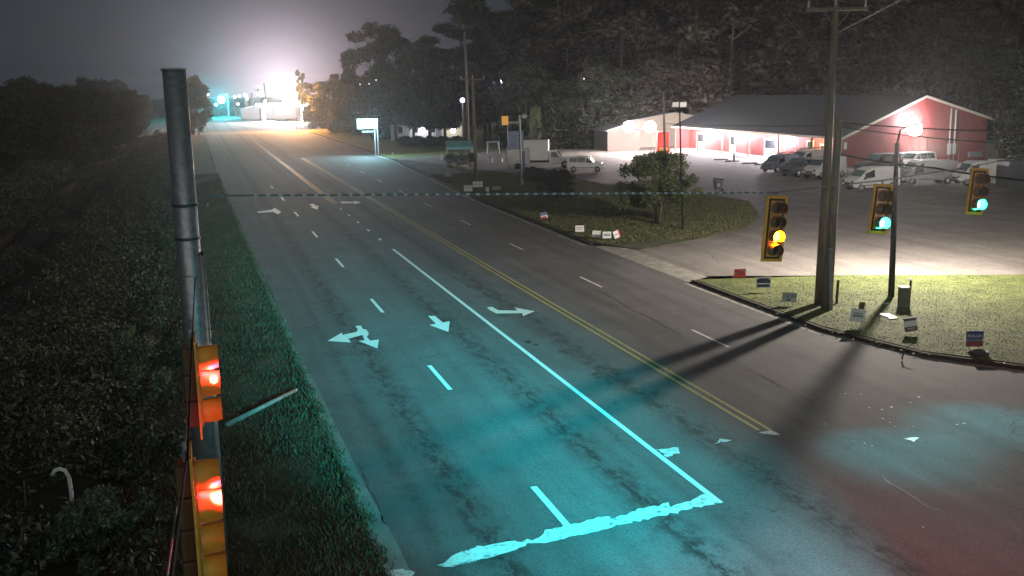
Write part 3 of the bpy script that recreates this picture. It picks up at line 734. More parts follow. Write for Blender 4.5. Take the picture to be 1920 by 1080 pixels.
# ================================================================== TRAFFIC SIGNALS
MT['visor_shade_brown'] = mat('visor_painted_shade', (.48, .19, .08), .55)  # yellow visors in shade, the shade put into a brown colour
LIT = {'red': ((1, .012, .03), 300), 'green': ((.004, 1, .90), 480), 'amber': ((1, .36, .004), 170)}
MT['housing_back'] = mat('housing_painted_shade', (.10, .055, .02), .6)  # yellow housing darkened in its colour to imitate a shaded back
GM = {k: glow(k + '_lit_lens', c, s) for k, (c, s) in LIT.items()}
def signal(name, label, n, lit, loc, rz, lean=0, border=True, brown=False, group=None, plate=True, tilt=0):
    root = thing(name, label, 'traffic signal', loc, rz, group)
    root.rotation_euler = (lean, tilt, rz)
    P_ = .355; H = n * P_
    if plate:
        mb = MB(); a, b_ = .30, H / 2 + .125; ia, ib = .175, H / 2 + .003
        for y0, y1, z0, z1 in ((-a, -ia, -b_, b_), (ia, a, -b_, b_), (-ia, ia, ib, b_), (-ia, ia, -b_, -ib)): mb.bb(-.012, 0, y0, y1, z0, z1)
        mb.build('backplate', MT['black'], root)
        mb = MB(); w_ = .075
        for y0, y1, z0, z1 in ((-a - .002, -a + w_, -b_, b_), (a - w_, a + .002, -b_, b_), (-a + w_, a - w_, b_ - w_, b_ + .002), (-a + w_, a - w_, -b_ - .002, -b_ + w_)): mb.bb(-.018, .006, y0, y1, z0, z1)
        mb.build('reflective_border', MT['yellow'], root)
    vm = MT['visor_shade_brown'] if brown else MT['yellow']
    for i in range(n):
        zc = H / 2 - P_ * (i + .5)
        hb = MB().box(-.085, 0, zc, .18, .335, P_ - .012).build('housing', MT['housing_back'], root, bevel=.02)
        MB().box(.012, 0, zc, .024, .338, P_ - .008).build('face', MT['yellow_in'], root)
        MB().box(.032, 0, zc, .012, .32, P_ - .03).build('door', MT['yellow_in'], root, bevel=.01)
        mb = MB(); k = 20
        vs = [(.042 + .03, 0, zc)] + [(.042 if j >= 0 else 0, .148 * math.cos(2 * math.pi * j / k), zc + .148 * math.sin(2 * math.pi * j / k)) for j in range(k)]
        mb.add(vs, [(0, 1 + j, 1 + (j + 1) % k) for j in range(k)])
        lm = GM[lit[i]] if lit[i] else (MT['lens_red_off'] if i == 0 else MT['lens_off'])
        mb.build('lens', lm, root, True)
        # cutaway visor, open at the bottom
        mb = MB(); a0, a1, k = R(-52), R(232), 18
        for rr_, inv in ((.168, False), (.160, True)):
            vs = []; fs = []
            for j in range(k + 1):
                a = a0 + (a1 - a0) * j / k
                cut = .275 if j not in (0, k) else .20
                for x in (.036, cut): vs.append((x, rr_ * math.cos(a), zc + rr_ * math.sin(a)))
            for j in range(k):
                q = (2 * j, 2 * j + 1, 2 * j + 3, 2 * j + 2); fs.append(q if inv else q[::-1])
            mb.add(vs, fs)
        o = 2 * (k + 1)
        for j in range(k): mb.f.append((2 * j + 1, o + 2 * j + 1, o + 2 * j + 3, 2 * j + 3))
        mb.build('visor', vm, root, True)
    MB().tube([(-.07, 0, H / 2), (-.07, 0, H / 2 + .22)], .025, 8).build('hanger', MT['galv_dull'], root)
    return root
FR = -(math.pi / 2 - YAW)
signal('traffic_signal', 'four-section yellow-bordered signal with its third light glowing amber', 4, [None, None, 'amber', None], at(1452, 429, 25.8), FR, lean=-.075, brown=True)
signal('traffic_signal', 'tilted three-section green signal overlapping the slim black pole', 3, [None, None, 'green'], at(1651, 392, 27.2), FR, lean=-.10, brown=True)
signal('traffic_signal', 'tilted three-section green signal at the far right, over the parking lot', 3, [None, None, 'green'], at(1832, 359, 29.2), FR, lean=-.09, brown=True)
signal('traffic_signal', 'red signal with three visors seen from the side, before the steel pole', 3, ['red', None, None], at(372, 722, 13.1), YAW)
signal('traffic_signal', 'taller red signal seen from the side at the bottom, nearest the camera', 4, ['red', None, None, None], at(369, 982, 10.35), YAW)
# heads over the near lanes, behind the picture's lower edge; their green light falls on the road
for t_ in (8.6, 12.2):
    signal('traffic_signal', 'green signal hung over the approach lanes just below the view', 3, [None, None, 'green'], st(-1.6, t_, 6.0), math.pi / 2 + YAW, group='green signals over the approach lanes')

CYAN = (.0, .86, 1.0)
for t0_, ax in ((8.6, (6.2, 6.4, 6.9)), (11.6, (8.8, 9.6, 10.6))):
    for (s1_, cone, pw_), t1_ in zip(((17, 30, 15000 if t0_ < 9 else 4000), (26, 23, 105000), (44, 16, 125000)), ax):
        lamp('green_signal_light', 'SPOT', st(-1.0, t0_, 5.9), pw_, CYAN, .15, st(s1_, t1_, 0), cone, 1)
for (u, v_, d), (pu, pv) in (((1652, 440, 27.0), (1690, 848)), ((1832, 408, 28.9), (1840, 795))):
    p = at(u, v_, d) + Vector((.03, -.12, -.05)); lamp('green_spill_fill', 'SPOT', p, 1300, CYAN, .06, gr(pu, pv), 52, 1)
RED = (1.0, .03, .09)
GLARE_AIM = st(0, 3, 8.0)
def glare_spot(name, p, pw_, colr, size=.2, cone=9):   # added spots aimed near the camera, so haze glares around far lights
    p = Vector(p); lamp(name, 'SPOT', p + (GLARE_AIM - p).normalized() * .4, pw_, colr, size, GLARE_AIM, cone, 1)
lamp('red_signal_light', 'SPOT', at(430, 690, 13.0), 6500, RED, .1, gr(1850, 1060), 54, 1)
lamp('red_signal_light', 'SPOT', at(446, 915, 10.2), 6500, RED, .1, gr(1850, 1080), 50, 1)
for u, v_, d, tu, tv in ((400, 712, 13.0, 480, 880), (408, 930, 10.25, 540, 1060)): lamp('red_signal_spill', 'SPOT', at(u, v_, d), 700, RED, .05, gr(tu, tv), 80, 1)
for u, v_, d in ((392, 697, 13.0), (398, 914, 10.25)): lamp('red_signal_glow', 'POINT', at(u, v_, d), 14, RED, .03)
lamp('green_spill_fill', 'POINT', st(-.6, 8.6, 5.9), 700, CYAN, .15)  # added fill that brightens the dots on the span wire

# ================================================================== POLES, CABLES
root = thing('strain_pole', 'tall round galvanised steel pole with a flat cap, at the left', 'pole', gr(404, 1080, 0.05).xy.to_3d())
pb = at(404, 1080, 19.0); pt = at(326, 132, 19.0)
root.location = pb; tp = pt - pb
MB().tube([(0, 0, -.3), tp], [.235, .205], 28).build('shaft', MT['galv'], root, True)
MB().tube([tp, tp + Vector((0, 0, .035))], .228, 28).build('cap', MT['galv_dull'], root)
def on(v_): # point of the pole axis at picture row v_
    k = (1080 - v_) / (1080 - 132.); return tp * k
for v_ in (367, 427):
    q = on(v_); MB().tube([q - Vector((0, 0, .02)), q + Vector((0, 0, .03))], .232, 24).build('clamp', MT['darkgrey'], root)
q = on(493); MB().tube([q - Vector((0, 0, .015)), q + Vector((0, 0, .02))], .226, 24).build('strap', MT['galv'], root)
a, b_ = on(458), on(1080)
off = Vector((.245, -.04, 0))
MB().tube([a + off, b_ + off - Vector((0, 0, .3))], .055, 12).build('conduit', MT['galv'], root, True)
MB().tube([a + off - Vector((.045, 0, -.02)), a + off + Vector((0, 0, .06)), a + off + Vector((.03, 0, -.05))], .03, 8).build('weatherhead', MT['black'], root)
MB().box((on(367) + Vector((.3, 0, 0))).x, 0, on(367).z, .25, .04, .05).build('clevis', MT['galv_dull'], root)

def cable(name, label, pts, r_, m, sag=0, n=24):
    P_ = []
    for a, b2 in zip(pts, pts[1:]):
        for i in range(n):
            k = i / n; p = a.lerp(b2, k); p.z -= sag * 4 * k * (1 - k); P_.append(p)
    P_.append(pts[-1]); mb = MB()
    o0 = P_[0].copy()
    mb.tube([p - o0 for p in P_], r_, 6); o = mb.build(name, m, None, True); o.location = o0
    tag(o, label, 'cable'); return o, P_
# span wire with its helical dead-end wrap
a = at(385, 367, 19.0); b_ = at(1452, 361, 25.7); c_ = at(1657, 338, 27.3); d_ = at(1817, 313, 29.2); e_ = at(1990, 280, 31.6)
o, P_ = cable('span_wire', 'long wire with evenly spaced pale dots from the steel pole to the signals', [a, b_, c_, d_, e_], .018, MT['galv_dull'], n=30)
mb = MB(); o0 = P_[0]
dirv = (b_ - a); Ln = dirv.length; dirv.normalize(); nd_ = int(Ln / .235)
for i in range(4, nd_):
    q = a + dirv * (i * .235) - o0; mb.tube([q - dirv * .04, q + dirv * .035], .024, 6)
ch = mb.build('lashing_glints', MT['white'], o, kind='stuff')  # white dots stand for glints on the wrap, put into the colour
mb = MB().tube([(0, 0, 0), dirv * .35], .02, 6); mb.tube([dirv * .35, dirv * .8], .016, 6); mb.build('turnbuckle', MT['galv'], o)
cable('messenger_wire', 'thick dark wire above the signals, sloping down to the right', [at(1568, 288, 42.3), at(1752, 315, 36), at(1990, 345, 30)], .035, MT['black'], .05)
cable('overhead_wire', 'upper dark wire from the shorter wooden pole crossing the gable', [at(1574, 230, 42.3), at(1990, 249, 40)], .028, MT['black'], .08)
cable('overhead_wire', 'middle dark wire crossing the lower part of the gable', [at(1574, 238, 42.3), at(1990, 274, 40)], .022, MT['black'], .12)
cable('overhead_wire', 'thin dark wire running above the roof edge to the utility poles', [at(1250, 232, 60), at(1571, 236, 42.4)], .014, MT['black'], .05)
cable('overhead_wire', 'faint wire rising to the upper right from the tall utility pole', [at(1566, 64, 43), at(1700, -6, 36)], .007, MT['galv_dull'])
cable('overhead_wire', 'faint wire coming down from the upper left to the tall utility pole', [at(1462, 20, 55), at(1524, 92, 44)], .007, MT['galv_dull'])
o, P_ = cable('tether_cable', 'thin pinkish cable running from the steel pole past the red signals', [at(357, 600, 18.8), at(350, 800, 13.1), at(312, 1090, 8.9)], .013, MT['galv_dull'], .03)
o0 = P_[0]
for v_, r_ in ((785, .04), (815, .035), (845, .05), (872, .035)):
    k = at(352 - (v_ - 790) * .05, v_, 13.1 - (v_ - 800) * .0145) - o0
    MB().tube([k + Vector((-.01, .08, 0)), k + Vector((.01, -.08, 0))], r_, 8).build('splice', MT['galv_dull'], o)
cable('signal_messenger', 'messenger cable holding up the red signals', [at(366, 520, 18.9), at(361, 622, 13.2), at(352, 846, 10.45), at(318, 1120, 6.4)], .012, MT['black'])
cable('loop_wire', 'thin dark wire looping away to the left of the red signals', [at(345, 830, 12.6), at(318, 834, 12.8), at(290, 856, 13.4), at(268, 890, 14)], .007, MT['black'])

def util_pole(name, label, u0, v0, u1, v1, r0, r1, z0=.15, arm=None, mat_=MT['wood']):
    b = gr(u0, v0, z0); tpt = at(u1, v1, b.y); root = thing(name, label, 'utility pole', b)
    d = tpt - b; MB().tube([(0, 0, -.3), d * .5, d], [r0, (r0 + r1) / 2, r1], 14).build('shaft', mat_, root, True)
    if arm:
        hw, dz, ang = arm
        c = d * (1 - dz / d.length); ca, sa = math.cos(ang), math.sin(ang)
        yo = -r1 - .05
        MB().box(c.x, c.y + yo, c.z, 2 * hw, .10, .12, rz=ang).build('crossarm', mat_, root)
        for sgn in (-1, 1):
            MB().tube([(c.x + ca * sgn * hw * .45, c.y + yo + sa * sgn * hw * .45, c.z - .05), (c.x, c.y + yo, c.z - .62 * hw)], .022, 6).build('brace', MT['wood'], root)
            MB().tube([(c.x + ca * sgn * (hw - .08), c.y + yo + sa * sgn * (hw - .08), c.z + .05), (c.x + ca * sgn * (hw - .08), c.y + yo + sa * sgn * (hw - .08), c.z + .34)], [.05, .035], 8).build('insulator', MT['offwhite'], root)
        MB().tube([c + Vector((0, 0, .15)), c + Vector((0, 0, .42))], [.05, .035], 8).build('insulator', MT['offwhite'], root)
    return root
util_pole('utility_pole', 'tallest wooden utility pole with a crossarm, on the lit corner lawn', 1537, 569, 1567, 12, .24, .12, arm=(1.22, .12, 0))
up2 = util_pole('utility_pole', 'shorter wooden pole standing against the tallest one', 1549, 578, 1573, 226, .24, .15)
b = gr(1549, 578, .15); q = at(1558, 466, b.y - .3) - b
MB().tube([(.12, -.24, -.1), (q.x * .9, -.22, q.z)], .09, 6).build('riser_guard', MT['galv_dull'], up2)
util_pole('utility_pole', 'wooden pole with a crossarm rising behind the two cyan yard signs', 893, 345, 886, 146, .17, .12, arm=(1.15, .15, .12))
util_pole('utility_pole', 'bare slender pole just behind the pole with the crossarm', 880, 300, 871, 60, .2, .13)
util_pole('utility_pole', 'lit wooden pole beside the red vending machine', 1247, 300, 1244, 172, .17, .12)
util_pole('utility_pole', 'dark wooden pole at the orange-lit cross street', 622, 246, 620, 160, .19, .13)
util_pole('utility_pole', 'far crossarm pole silhouetted against the brightest glow', 502, 220, 495, 156, .3, .25, z0=0, arm=(2.2, .3, .1), mat_=MT['wood_dark'])
util_pole('utility_pole', 'second far crossarm pole left of the brightest glow', 486, 218, 483, 166, .3, .25, z0=0, arm=(2.0, .3, .1), mat_=MT['wood_dark'])
util_pole('utility_pole', 'third and smallest far pole by the row of distant lamps', 473, 214, 472, 174, .3, .25, z0=0, mat_=MT['wood_dark'])
util_pole('guard_post', 'short dark leaning post right of the wooden poles', 1568, 569, 1572, 525, .06, .055, mat_=MT['wood_dark'])['category'] = 'post'
# black lamp post with arm
root = thing('street_lamp', 'slim black lamp post with a long arm, its head a dazzling white light', 'street lamp', gr(1671, 556, .15))
b = root.location.copy(); tpt = at(1682, 268, b.y) - b
LP = Vector((19.1, 49.1, 7.15)) - b
MB().tube([(0, 0, -.2), tpt * .5, tpt], [.14, .11, .09], 12).build('shaft', MT['black'], root, True)
MB().tube([tpt, tpt + Vector((.3, .5, .5)), LP + Vector((-.3, -.6, .22)), LP + Vector((0, -.1, .2))], [.05, .045, .035, .03], 8).build('arm', MT['black'], root, True)
MB().ball(LP + Vector((0, 0, .12)), .3, sq=(.8, 1.3, .38)).build('lamp_head', MT['galv_dull'], root, True)
MB().ball(LP - Vector((0, 0, .05)), .42, sq=(.9, .9, .75)).build('lamp_lens', glow('street_lamp_glow', (1, .95, .98), 220), root, True)  # oversized lens, its shape imitates the glare around the lamp
lamp('street_lamp_light', 'POINT', b + LP - Vector((0, 0, .66)), 15500, (1.0, .88, .76), .24)

# twin square floodlight pole at the lawn
root = thing('floodlight_pole', 'thin black pole with two pale square panels on top, right of the crape myrtle', 'light pole', gr(1280, 430, .16))
b = root.location.copy(); tpt = at(1274, 190, b.y) - b
MB().tube([(0, 0, -.1), tpt], [.07, .045], 10).build('shaft', MT['black'], root, True)
for du, m_ in ((-8, MT['grey']), (6, MT['offwhite'])):
    q = at(1275 + du, 196, b.y) - b; MB().box(q.x, q.y, q.z, .42, .06, .3, rz=.1).build('panel', m_, root)

# ================================================================== RED METAL BUILDING (axes follow the road)
S0, S1, TE, TW, TR, TB, TX = 97., 139., 66.7, 69.4, 77.3, 86.0, 86.9
ZE, ZR, ZX = 3.40, 7.70, 4.85
def zroof(t): return ZE + (ZR - ZE) * (t - TE) / (TR - TE) if t < TR else ZR + (ZX - ZR) * (t - TR) / (TX - TR)
root = thing('red_building', 'long red metal-sided building with a grey gable roof and lit porch', 'building', (0, 0, .12), YAW)
zz = .12
def lb(o): return o
mb = MB()
# walls as solid slabs: porch wall, gable end, back and rear
mb.bb(TW, TW + .15, S0 + .6, S1 - .5, 0, zroof(TW) - .15 - zz)
mb.bb(TB - .15, TB, S0 + .6, S1 - .5, 0, zroof(TB) - .15 - zz)
g = [(TE + .5, 0), (TB, 0), (TB, zroof(TB) - .12 - zz), (TR, ZR - .14 - zz), (TE + .5, zroof(TE + .5) - .12 - zz)]
vs = [(t, S0 + .55, z) for t, z in g] + [(t, S0 + .40, z) for t, z in g]
mb.add(vs, [(0, 1, 2, 3, 4)[::-1], (5, 6, 7, 8, 9)] + [(i, (i + 1) % 5, 5 + (i + 1) % 5, 5 + i) for i in range(5)])
vs = [(t, S1 - .5, z) for t, z in g if True] + [(t, S1 - .35, z) for t, z in g]
mb.add(vs, [(0, 1, 2, 3, 4)[::-1], (5, 6, 7, 8, 9)] + [(i, (i + 1) % 5, 5 + (i + 1) % 5, 5 + i) for i in range(5)])
mb.build('wall', MT['red_wall'], root)
mb = MB()
t = TE + .75
while t < TB - .1:
    mb.bb(t - .035, t + .035, S0 + .35, S0 + .40, .1, zroof(t) - .3 - zz); t += .305
s_ = S0 + .9
while s_ < S1 - .8:
    mb.bb(TW - .05, TW, s_ - .035, s_ + .035, .1, zroof(TW) - .3 - zz); s_ += .305
mb.build('wall_rib', MT['red_wall'], root, kind='stuff')
for ta, tb in ((TE, TR), (TR, TX)):
    za, zb = zroof(ta) - zz, (ZR if tb == TR else ZX) - zz
    if ta == TR: za = ZR - zz
    mb = MB(); vs = [(ta, S0, za), (tb, S0, zb), (tb, S1, zb), (ta, S1, za)]; vs += [(x, y, z - .1) for x, y, z in vs]
    mb.add(vs, [(0, 1, 2, 3), (7, 6, 5, 4), (0, 4, 5, 1), (1, 5, 6, 2), (2, 6, 7, 3), (3, 7, 4, 0)]); mb.build('roof', MT['roof'], root)
    mb = MB(); e = .04
    vs = [(ta, S0 - e, za + .03), (tb, S0 - e, zb + .03), (tb, S0 - e, zb - .25), (ta, S0 - e, za - .25)]; vs += [(x, y + .036, z) for x, y, z in vs]
    mb.add(vs, [(3, 2, 1, 0), (4, 5, 6, 7), (0, 1, 5, 4), (1, 2, 6, 5), (2, 3, 7, 6), (3, 0, 4, 7)]); mb.build('rake_board', MT['trim'], root)
    mb = MB(); vs = [(ta + .05, S0 + .01, za - .115), (tb - .05, S0 + .01, zb - .115), (tb - .05, S0 + .38, zb - .115), (ta + .05, S0 + .38, za - .115)]
    mb.add(vs, [(3, 2, 1, 0)]); mb.build('soffit', MT['trim'], root)
MB().bb(TE - .05, TE - .01, S0, S1, ZE - zz - .22, ZE - zz + .02).build('fascia', MT['trim'], root)
mb = MB(); z1 = ZE - zz - .12; mb.add([(TE, S0 + .6, z1), (TW, S0 + .6, z1 + .02), (TW, S1 - .5, z1 + .02), (TE, S1 - .5, z1)], [(3, 2, 1, 0)])
mb.build('porch_ceiling', MT['trim'], root)
for s_ in (103, 110, 117, 124, 131, 138): MB().bb(TE + .1, TE + .28, s_ - .09, s_ + .09, 0, z1).build('porch_post', MT['wood'], root)
MB().bb(TE - .6, TW - .01, S0 + .6, S1, 0, .08).build('porch_slab', MT['concrete'], root)
# openings on the porch wall
for s_, w_, h_, z0_, m_, nm in ((lat(1316, TW), 2.4, 2.3, .1, 'white', 'door'), (lat(1376, TW), 1.6, 2.3, .1, 'white', 'door'), (lat(1447, TW), 3.0, 2.2, .1, 'white', 'door'), (lat(1521, TW), 1.5, 2.4, .1, 'trim', 'door'), (lat(1545, TW), 1.2, 1.2, 1.0, 'offwhite', 'window')):
    d = MB().bb(TW - .11, TW - .055, s_ - w_ / 2, s_ + w_ / 2, z0_, z0_ + h_).build(nm, MT[m_], root)
    MB().bb(TW - .125, TW - .112, s_ - w_ / 2 + .2, s_ + w_ / 2 - .2, z0_ + h_ * .45, z0_ + h_ - .15).build('pane', MT['glass'], d)
# gable-end fittings: conduits, meter boxes, notice, window
for u, r_ in ((1779, .06), (1788, .07)):
    k = (u - 960) / FOC; sg = S0 + .3; t_ = sg * (SY + k * CY) / (CY - k * SY)
    MB().tube([(t_, sg, .2), (t_, sg, zroof(t_) - .5)], r_, 8).build('conduit', MT['offwhite'], root, True)
    MB().bb(t_ - .22, t_ + .2, sg - .12, sg + .04, 1.0, 2.2).build('meter_box', MT['offwhite'], root, bevel=.02)
def tg(u, sg=S0 + .3):
    k = (u - 960) / FOC; return sg * (SY + k * CY) / (CY - k * SY)
MB().bb(tg(1583), tg(1588), S0 + .30, S0 + .345, 2.0, 2.75).build('notice', MT['white'], root)
MB().bb(tg(1815), tg(1838), S0 + .0, S0 + .34, .6, 1.2).build('vent_unit', MT['galv_dull'], root)
hd = MB().bb(tg(1704) - .3, tg(1704) + .3, S0 + .02, S0 + .34, 4.9, 5.3).build('wall_light', MT['galv_dull'], root)
MB().bb(tg(1704) - .55, tg(1704) + .55, S0 - .03, S0 + .015, 4.5, 5.3).build('lamp_lens', glow('wall_light_glow', (1, .93, 1), 160), hd)  # lens made larger than the fitting to imitate its glare
PURP = (.96, .90, 1.0)
lamp('gable_light', 'POINT', st(S0 - .9, tg(1704), 4.9), 2200, PURP, .25)
for i, (u, pw_) in enumerate(((1316, 7000), (1376, 3800), (1447, 7000))):
    s_ = lat(u, TE + 1.3)
    x = MB().bb(TE + 1.0, TE + 1.6, s_ - .3, s_ + .3, z1 - .12, z1 - .02).build('porch_light', glow('porch_light_glow', (.92, .86, 1), 90), root)
    lamp('porch_lamp', 'POINT', st(s_, TE + 1.3, 2.75), pw_, (.96, .88, 1.0), .2)
lamp('porch_lamp', 'POINT', st(lat(1521, TE + 1.3), TE + 1.3, 2.7), 700, (1, .62, .25), .15)

def small_hut(name, label, s0, s1, t0, t1, h, hr, wm, rm, cat='building', base=.12, lights=()):
    root = thing(name, label, cat, (0, 0, base), YAW)
    mb = MB().bb(t0, t1, s0, s1, 0, h); mb.build('wall', wm, root)
    tm = (t0 + t1) / 2; ov = .4
    for a, b_ in ((t0 - ov, tm), (tm, t1 + ov)):
        za = h if a != tm else hr; zb = hr if b_ == tm else h
        vs = [(a, s0 - ov, za + .02), (b_, s0 - ov, zb + .02), (b_, s1 + ov, zb + .02), (a, s1 + ov, za + .02)]; vs += [(x, y, z + .1) for x, y, z in vs]
        MB().add(vs, [(3, 2, 1, 0), (4, 5, 6, 7), (0, 1, 5, 4), (1, 2, 6, 5), (2, 3, 7, 6), (3, 0, 4, 7)]).build('roof', rm, root)
    for yy, o in ((s0, 0), (s1, 1)):
        MB().add([(t0, yy, h), (t1, yy, h), (tm, yy, hr)], [(0, 1, 2) if o == 0 else (2, 1, 0)]).build('gable', wm, root)
    return root
# beige annex behind the red building's left end
small_hut('beige_annex', 'low beige annex behind the left end of the red building', 144, 153, 62, 77, 3.9, 5.0, MT['beige'], MT['grey'])
h = small_hut('lit_shed', 'small shed with two dazzling floodlights at the back of the lot', 138.5, 144, 56.5, 61.5, 2.8, 3.6, mat('brown_siding', (.12, .10, .08), .85, var=.15), MT['grey'])
for u in (1158, 1197):
    g = at(u, 236, 147); s_, t_ = to_st(g)
    MB().ball((t_, s_ - 4.0, g.z - .12), .75, 14, 10).build('floodlight', glow('floodlight_glow', (1, .9, .95), 260), h, True)  # glowing ball shaped as the floodlight's glare, larger than a real fitting
    lamp('floodlight_light', 'POINT', st(s_ - 5.2, t_, g.z - .2), 5000, (1, .80, .66), .25)

# ================================================================== VEHICLES (local +X is the front)
def loft_body(S):
    mb = MB(); n = 8; vs = []
    for x, zb, zm, zt, wb, wt in S:
        ml = zb + (zm - zb) * .35
        vs += [(x, -wb * .95, zb), (x, -wb, ml), (x, -wb * .985, zm), (x, -wt, zt), (x, wt, zt), (x, wb * .985, zm), (x, wb, ml), (x, wb * .95, zb)]
    fs = []
    for i in range(len(S) - 1):
        for k in range(n): fs.append((i * n + k, (i + 1) * n + k, (i + 1) * n + (k + 1) % n, i * n + (k + 1) % n))
    fs.append(tuple(range(n))); fs.append(tuple((len(S) - 1) * n + k for k in range(n - 1, -1, -1)))
    return mb.add(vs, fs)
def vehicle(name, label, loc, rz, kind, paint, cat='van', k=(1, 1, 1), rack=False, group=None, opened=False):
    root = thing(name, label, cat, loc, rz, group); root.scale = k
    if kind == 'cargo':
        S = [(-2.4, .5, 1.05, 1.76, .86, .74), (-2.3, .35, 1.08, 1.90, .92, .78), (-.5, .3, 1.08, 1.95, .94, .80), (.45, .3, 1.08, 1.92, .94, .80), (1.0, .3, 1.06, 1.74, .94, .78), (1.68, .32, 1.02, 1.16, .93, .84), (2.15, .36, .86, .98, .90, .78), (2.38, .42, .62, .78, .82, .72)]
        ws = (4, 5); sw = [(.28, 1.22)]
    elif kind == 'suv':
        S = [(-2.3, .5, 1.0, 1.5, .84, .68), (-2.1, .38, 1.04, 1.70, .90, .70), (-.4, .32, 1.02, 1.76, .92, .72), (.35, .32, 1.0, 1.70, .92, .70), (1.05, .32, .98, 1.08, .92, .80), (2.0, .36, .84, .96, .90, .78), (2.32, .42, .62, .78, .82, .72)]
        ws = (3, 4); sw = [(-1.95, -1.0), (-.92, -.02), (.05, .85)]
    elif kind == 'panel':
        S = [(-2.6, .45, 1.1, 2.2, .93, .90), (.9, .4, 1.1, 2.25, .95, .90), (1.35, .4, 1.1, 2.05, .95, .86), (1.95, .4, 1.08, 1.25, .94, .85), (2.4, .42, .88, 1.0, .9, .8), (2.6, .48, .64, .8, .84, .74)]
        ws = (2, 3); sw = [(.75, 1.6)]
    body = loft_body(S).build('body', paint, root, bevel=.035)
    def side(x):  # belt and roof at x
        for a, b_ in zip(S, S[1:]):
            if a[0] <= x <= b_[0]:
                q = (x - a[0]) / (b_[0] - a[0]); return [a[i] + (b_[i] - a[i]) * q for i in range(6)]
    a, b_ = S[ws[0]], S[ws[1]]
    def wsp(q, y): return (a[0] + (b_[0] - a[0]) * q + .03, y * (a[5] + (b_[5] - a[5]) * q) * .93, a[3] + (b_[3] - a[3]) * q + .02)
    MB().quad(wsp(.06, -1), wsp(.9, -1), wsp(.9, 1), wsp(.06, 1)).build('windscreen', MT['windscreen'], root)
    for sg in (-1, 1):
        for x0, x1 in sw:
            A, B = side(x0), side(x1)
            def sp_(P_, q): 
                y = P_[4] * .985 + (P_[5] - P_[4] * .985) * q; return (P_[0], sg * (y + .015), P_[2] + (P_[3] - P_[2]) * q)
            q_ = [sp_(A, .08), sp_(B, .08), sp_(B, .80), sp_(A, .84)]
            if B[3] < 1.45: q_ = [sp_(A, .08), sp_(B, .1), (q_[3][0] + .18, q_[3][1], q_[3][2])]
            if sg > 0: q_ = q_[::-1]
            MB().add(q_, [tuple(range(len(q_)))]).build('side_window', MT['glass'], root)
        xf = S[-1][0]
        MB().box(xf - .1, sg * .62, .80, .22, .28, .16).build('headlight', MT['windscreen'], root, bevel=.03)
        MB().box(S[0][0] + .02, sg * .76, 1.05, .08, .14, .4).build('tail_light', MT['red'], root)
        MB().box(S[ws[1]][0] - .35, sg * 1.03, 1.12, .12, .18, .2).build('mirror', MT['black'], root, bevel=.02)
        MB().box(0, sg * .94, .5, 2.4, .03, .07).build('side_trim', MT['darkgrey'], root)
    MB().box(S[-1][0] - .02, 0, .45, .14, 1.6, .2).build('bumper', MT['darkgrey'], root, bevel=.03)
    MB().box(S[0][0] + .0, 0, .48, .14, 1.6, .18).build('bumper', MT['darkgrey'], root, bevel=.03)
    MB().box(S[-1][0] - .02, 0, .66, .06, .9, .14).build('grille', MT['black'], root)
    for x in (S[0][0] + .85, S[-1][0] - .82):
        for sg in (-1, 1):
            w_ = MB().tube([(x, sg * .70, .33), (x, sg * .93, .33)], .33, 18).build('wheel', MT['rubber'], root, True)
            MB().tube([(x, sg * .92, .33), (x, sg * .945, .33)], .21, 14).build('hub', MT['chrome'], w_, True)
    if rack:
        top = max(q[3] for q in S); mb = MB()
        for x in (-1.6, -.5, .5): mb.box(x, 0, top + .14, .06, 1.5, .05); mb.box(x, -.7, top + .07, .05, .05, .14); mb.box(x, .7, top + .07, .05, .05, .14)
        mb.build('roof_rack', MT['darkgrey'], root)
        mb = MB()
        for y in (-.2, .2): mb.box(-.4, y, top + .2, 3.6, .05, .07)
        for i in range(11): mb.box(-2.1 + i * .34, 0, top + .2, .04, .4, .04)
        mb.build('ladder', MT['offwhite'], root)
    if opened:
        MB().box(-2.66, 0, 1.35, .05, 1.5, 1.6).build('rear_door', MT['white'], root)
    return root
def face(deg): return R(deg)
V = vehicle
V('cargo_van', 'white compact cargo van facing left in front of the red building, nearest the lamp post', gr(1632, 356, .12), R(197), 'cargo', MT['white'], k=(.98, 1, 1.02))
V('cargo_van', 'grey cargo van directly behind the slim lamp post', gr(1735, 344, .12), R(186), 'panel', MT['grey'], k=(.95, 1, .95))
V('panel_van', 'white van tail showing between the grey van and the far right signal', gr(1836, 345, .12), R(184), 'panel', MT['white'], k=(.9, 1, .92))
V('cargo_van', 'white van close behind the two wooden poles', gr(1545, 333, .12), R(215), 'cargo', MT['white'], k=(.98, 1, 1.05))
V('parked_car', 'dark grey car squeezed between the blue car and the white van', gr(1498, 329, .12), R(222), 'suv', MT['darkgrey'], 'car', rack=False)
V('parked_car', 'blue-grey car with a ladder rack, leftmost of the cars by the porch', gr(1462, 321, .12), R(215), 'cargo', MT['bluegrey'], 'car', k=(.9, .95, .92), rack=True)
V('parked_van', 'white van with a roof ladder behind the dark grey car', gr(1512, 314, .12), R(215), 'cargo', MT['white'], k=(.95, 1, 1.0), rack=True)
V('parked_car', 'dark car parked tight against the gable end, left one of the pair', st(91, tg(1648, 91), .12), R(200), 'suv', MT['darkgrey'], 'car', k=(1.05, 1, 1.1))
V('parked_car', 'pale-hooded car against the gable end under the bright wall light', st(91.5, tg(1716, 91.5), .12), R(205), 'suv', MT['white'], 'car', k=(1.0, 1, 1.08))
V('parked_car', 'small dark car between the gable end and the vans', st(93, tg(1690, 93), .12), R(200), 'suv', MT['bluegrey'], 'car', k=(.9, .95, 1))
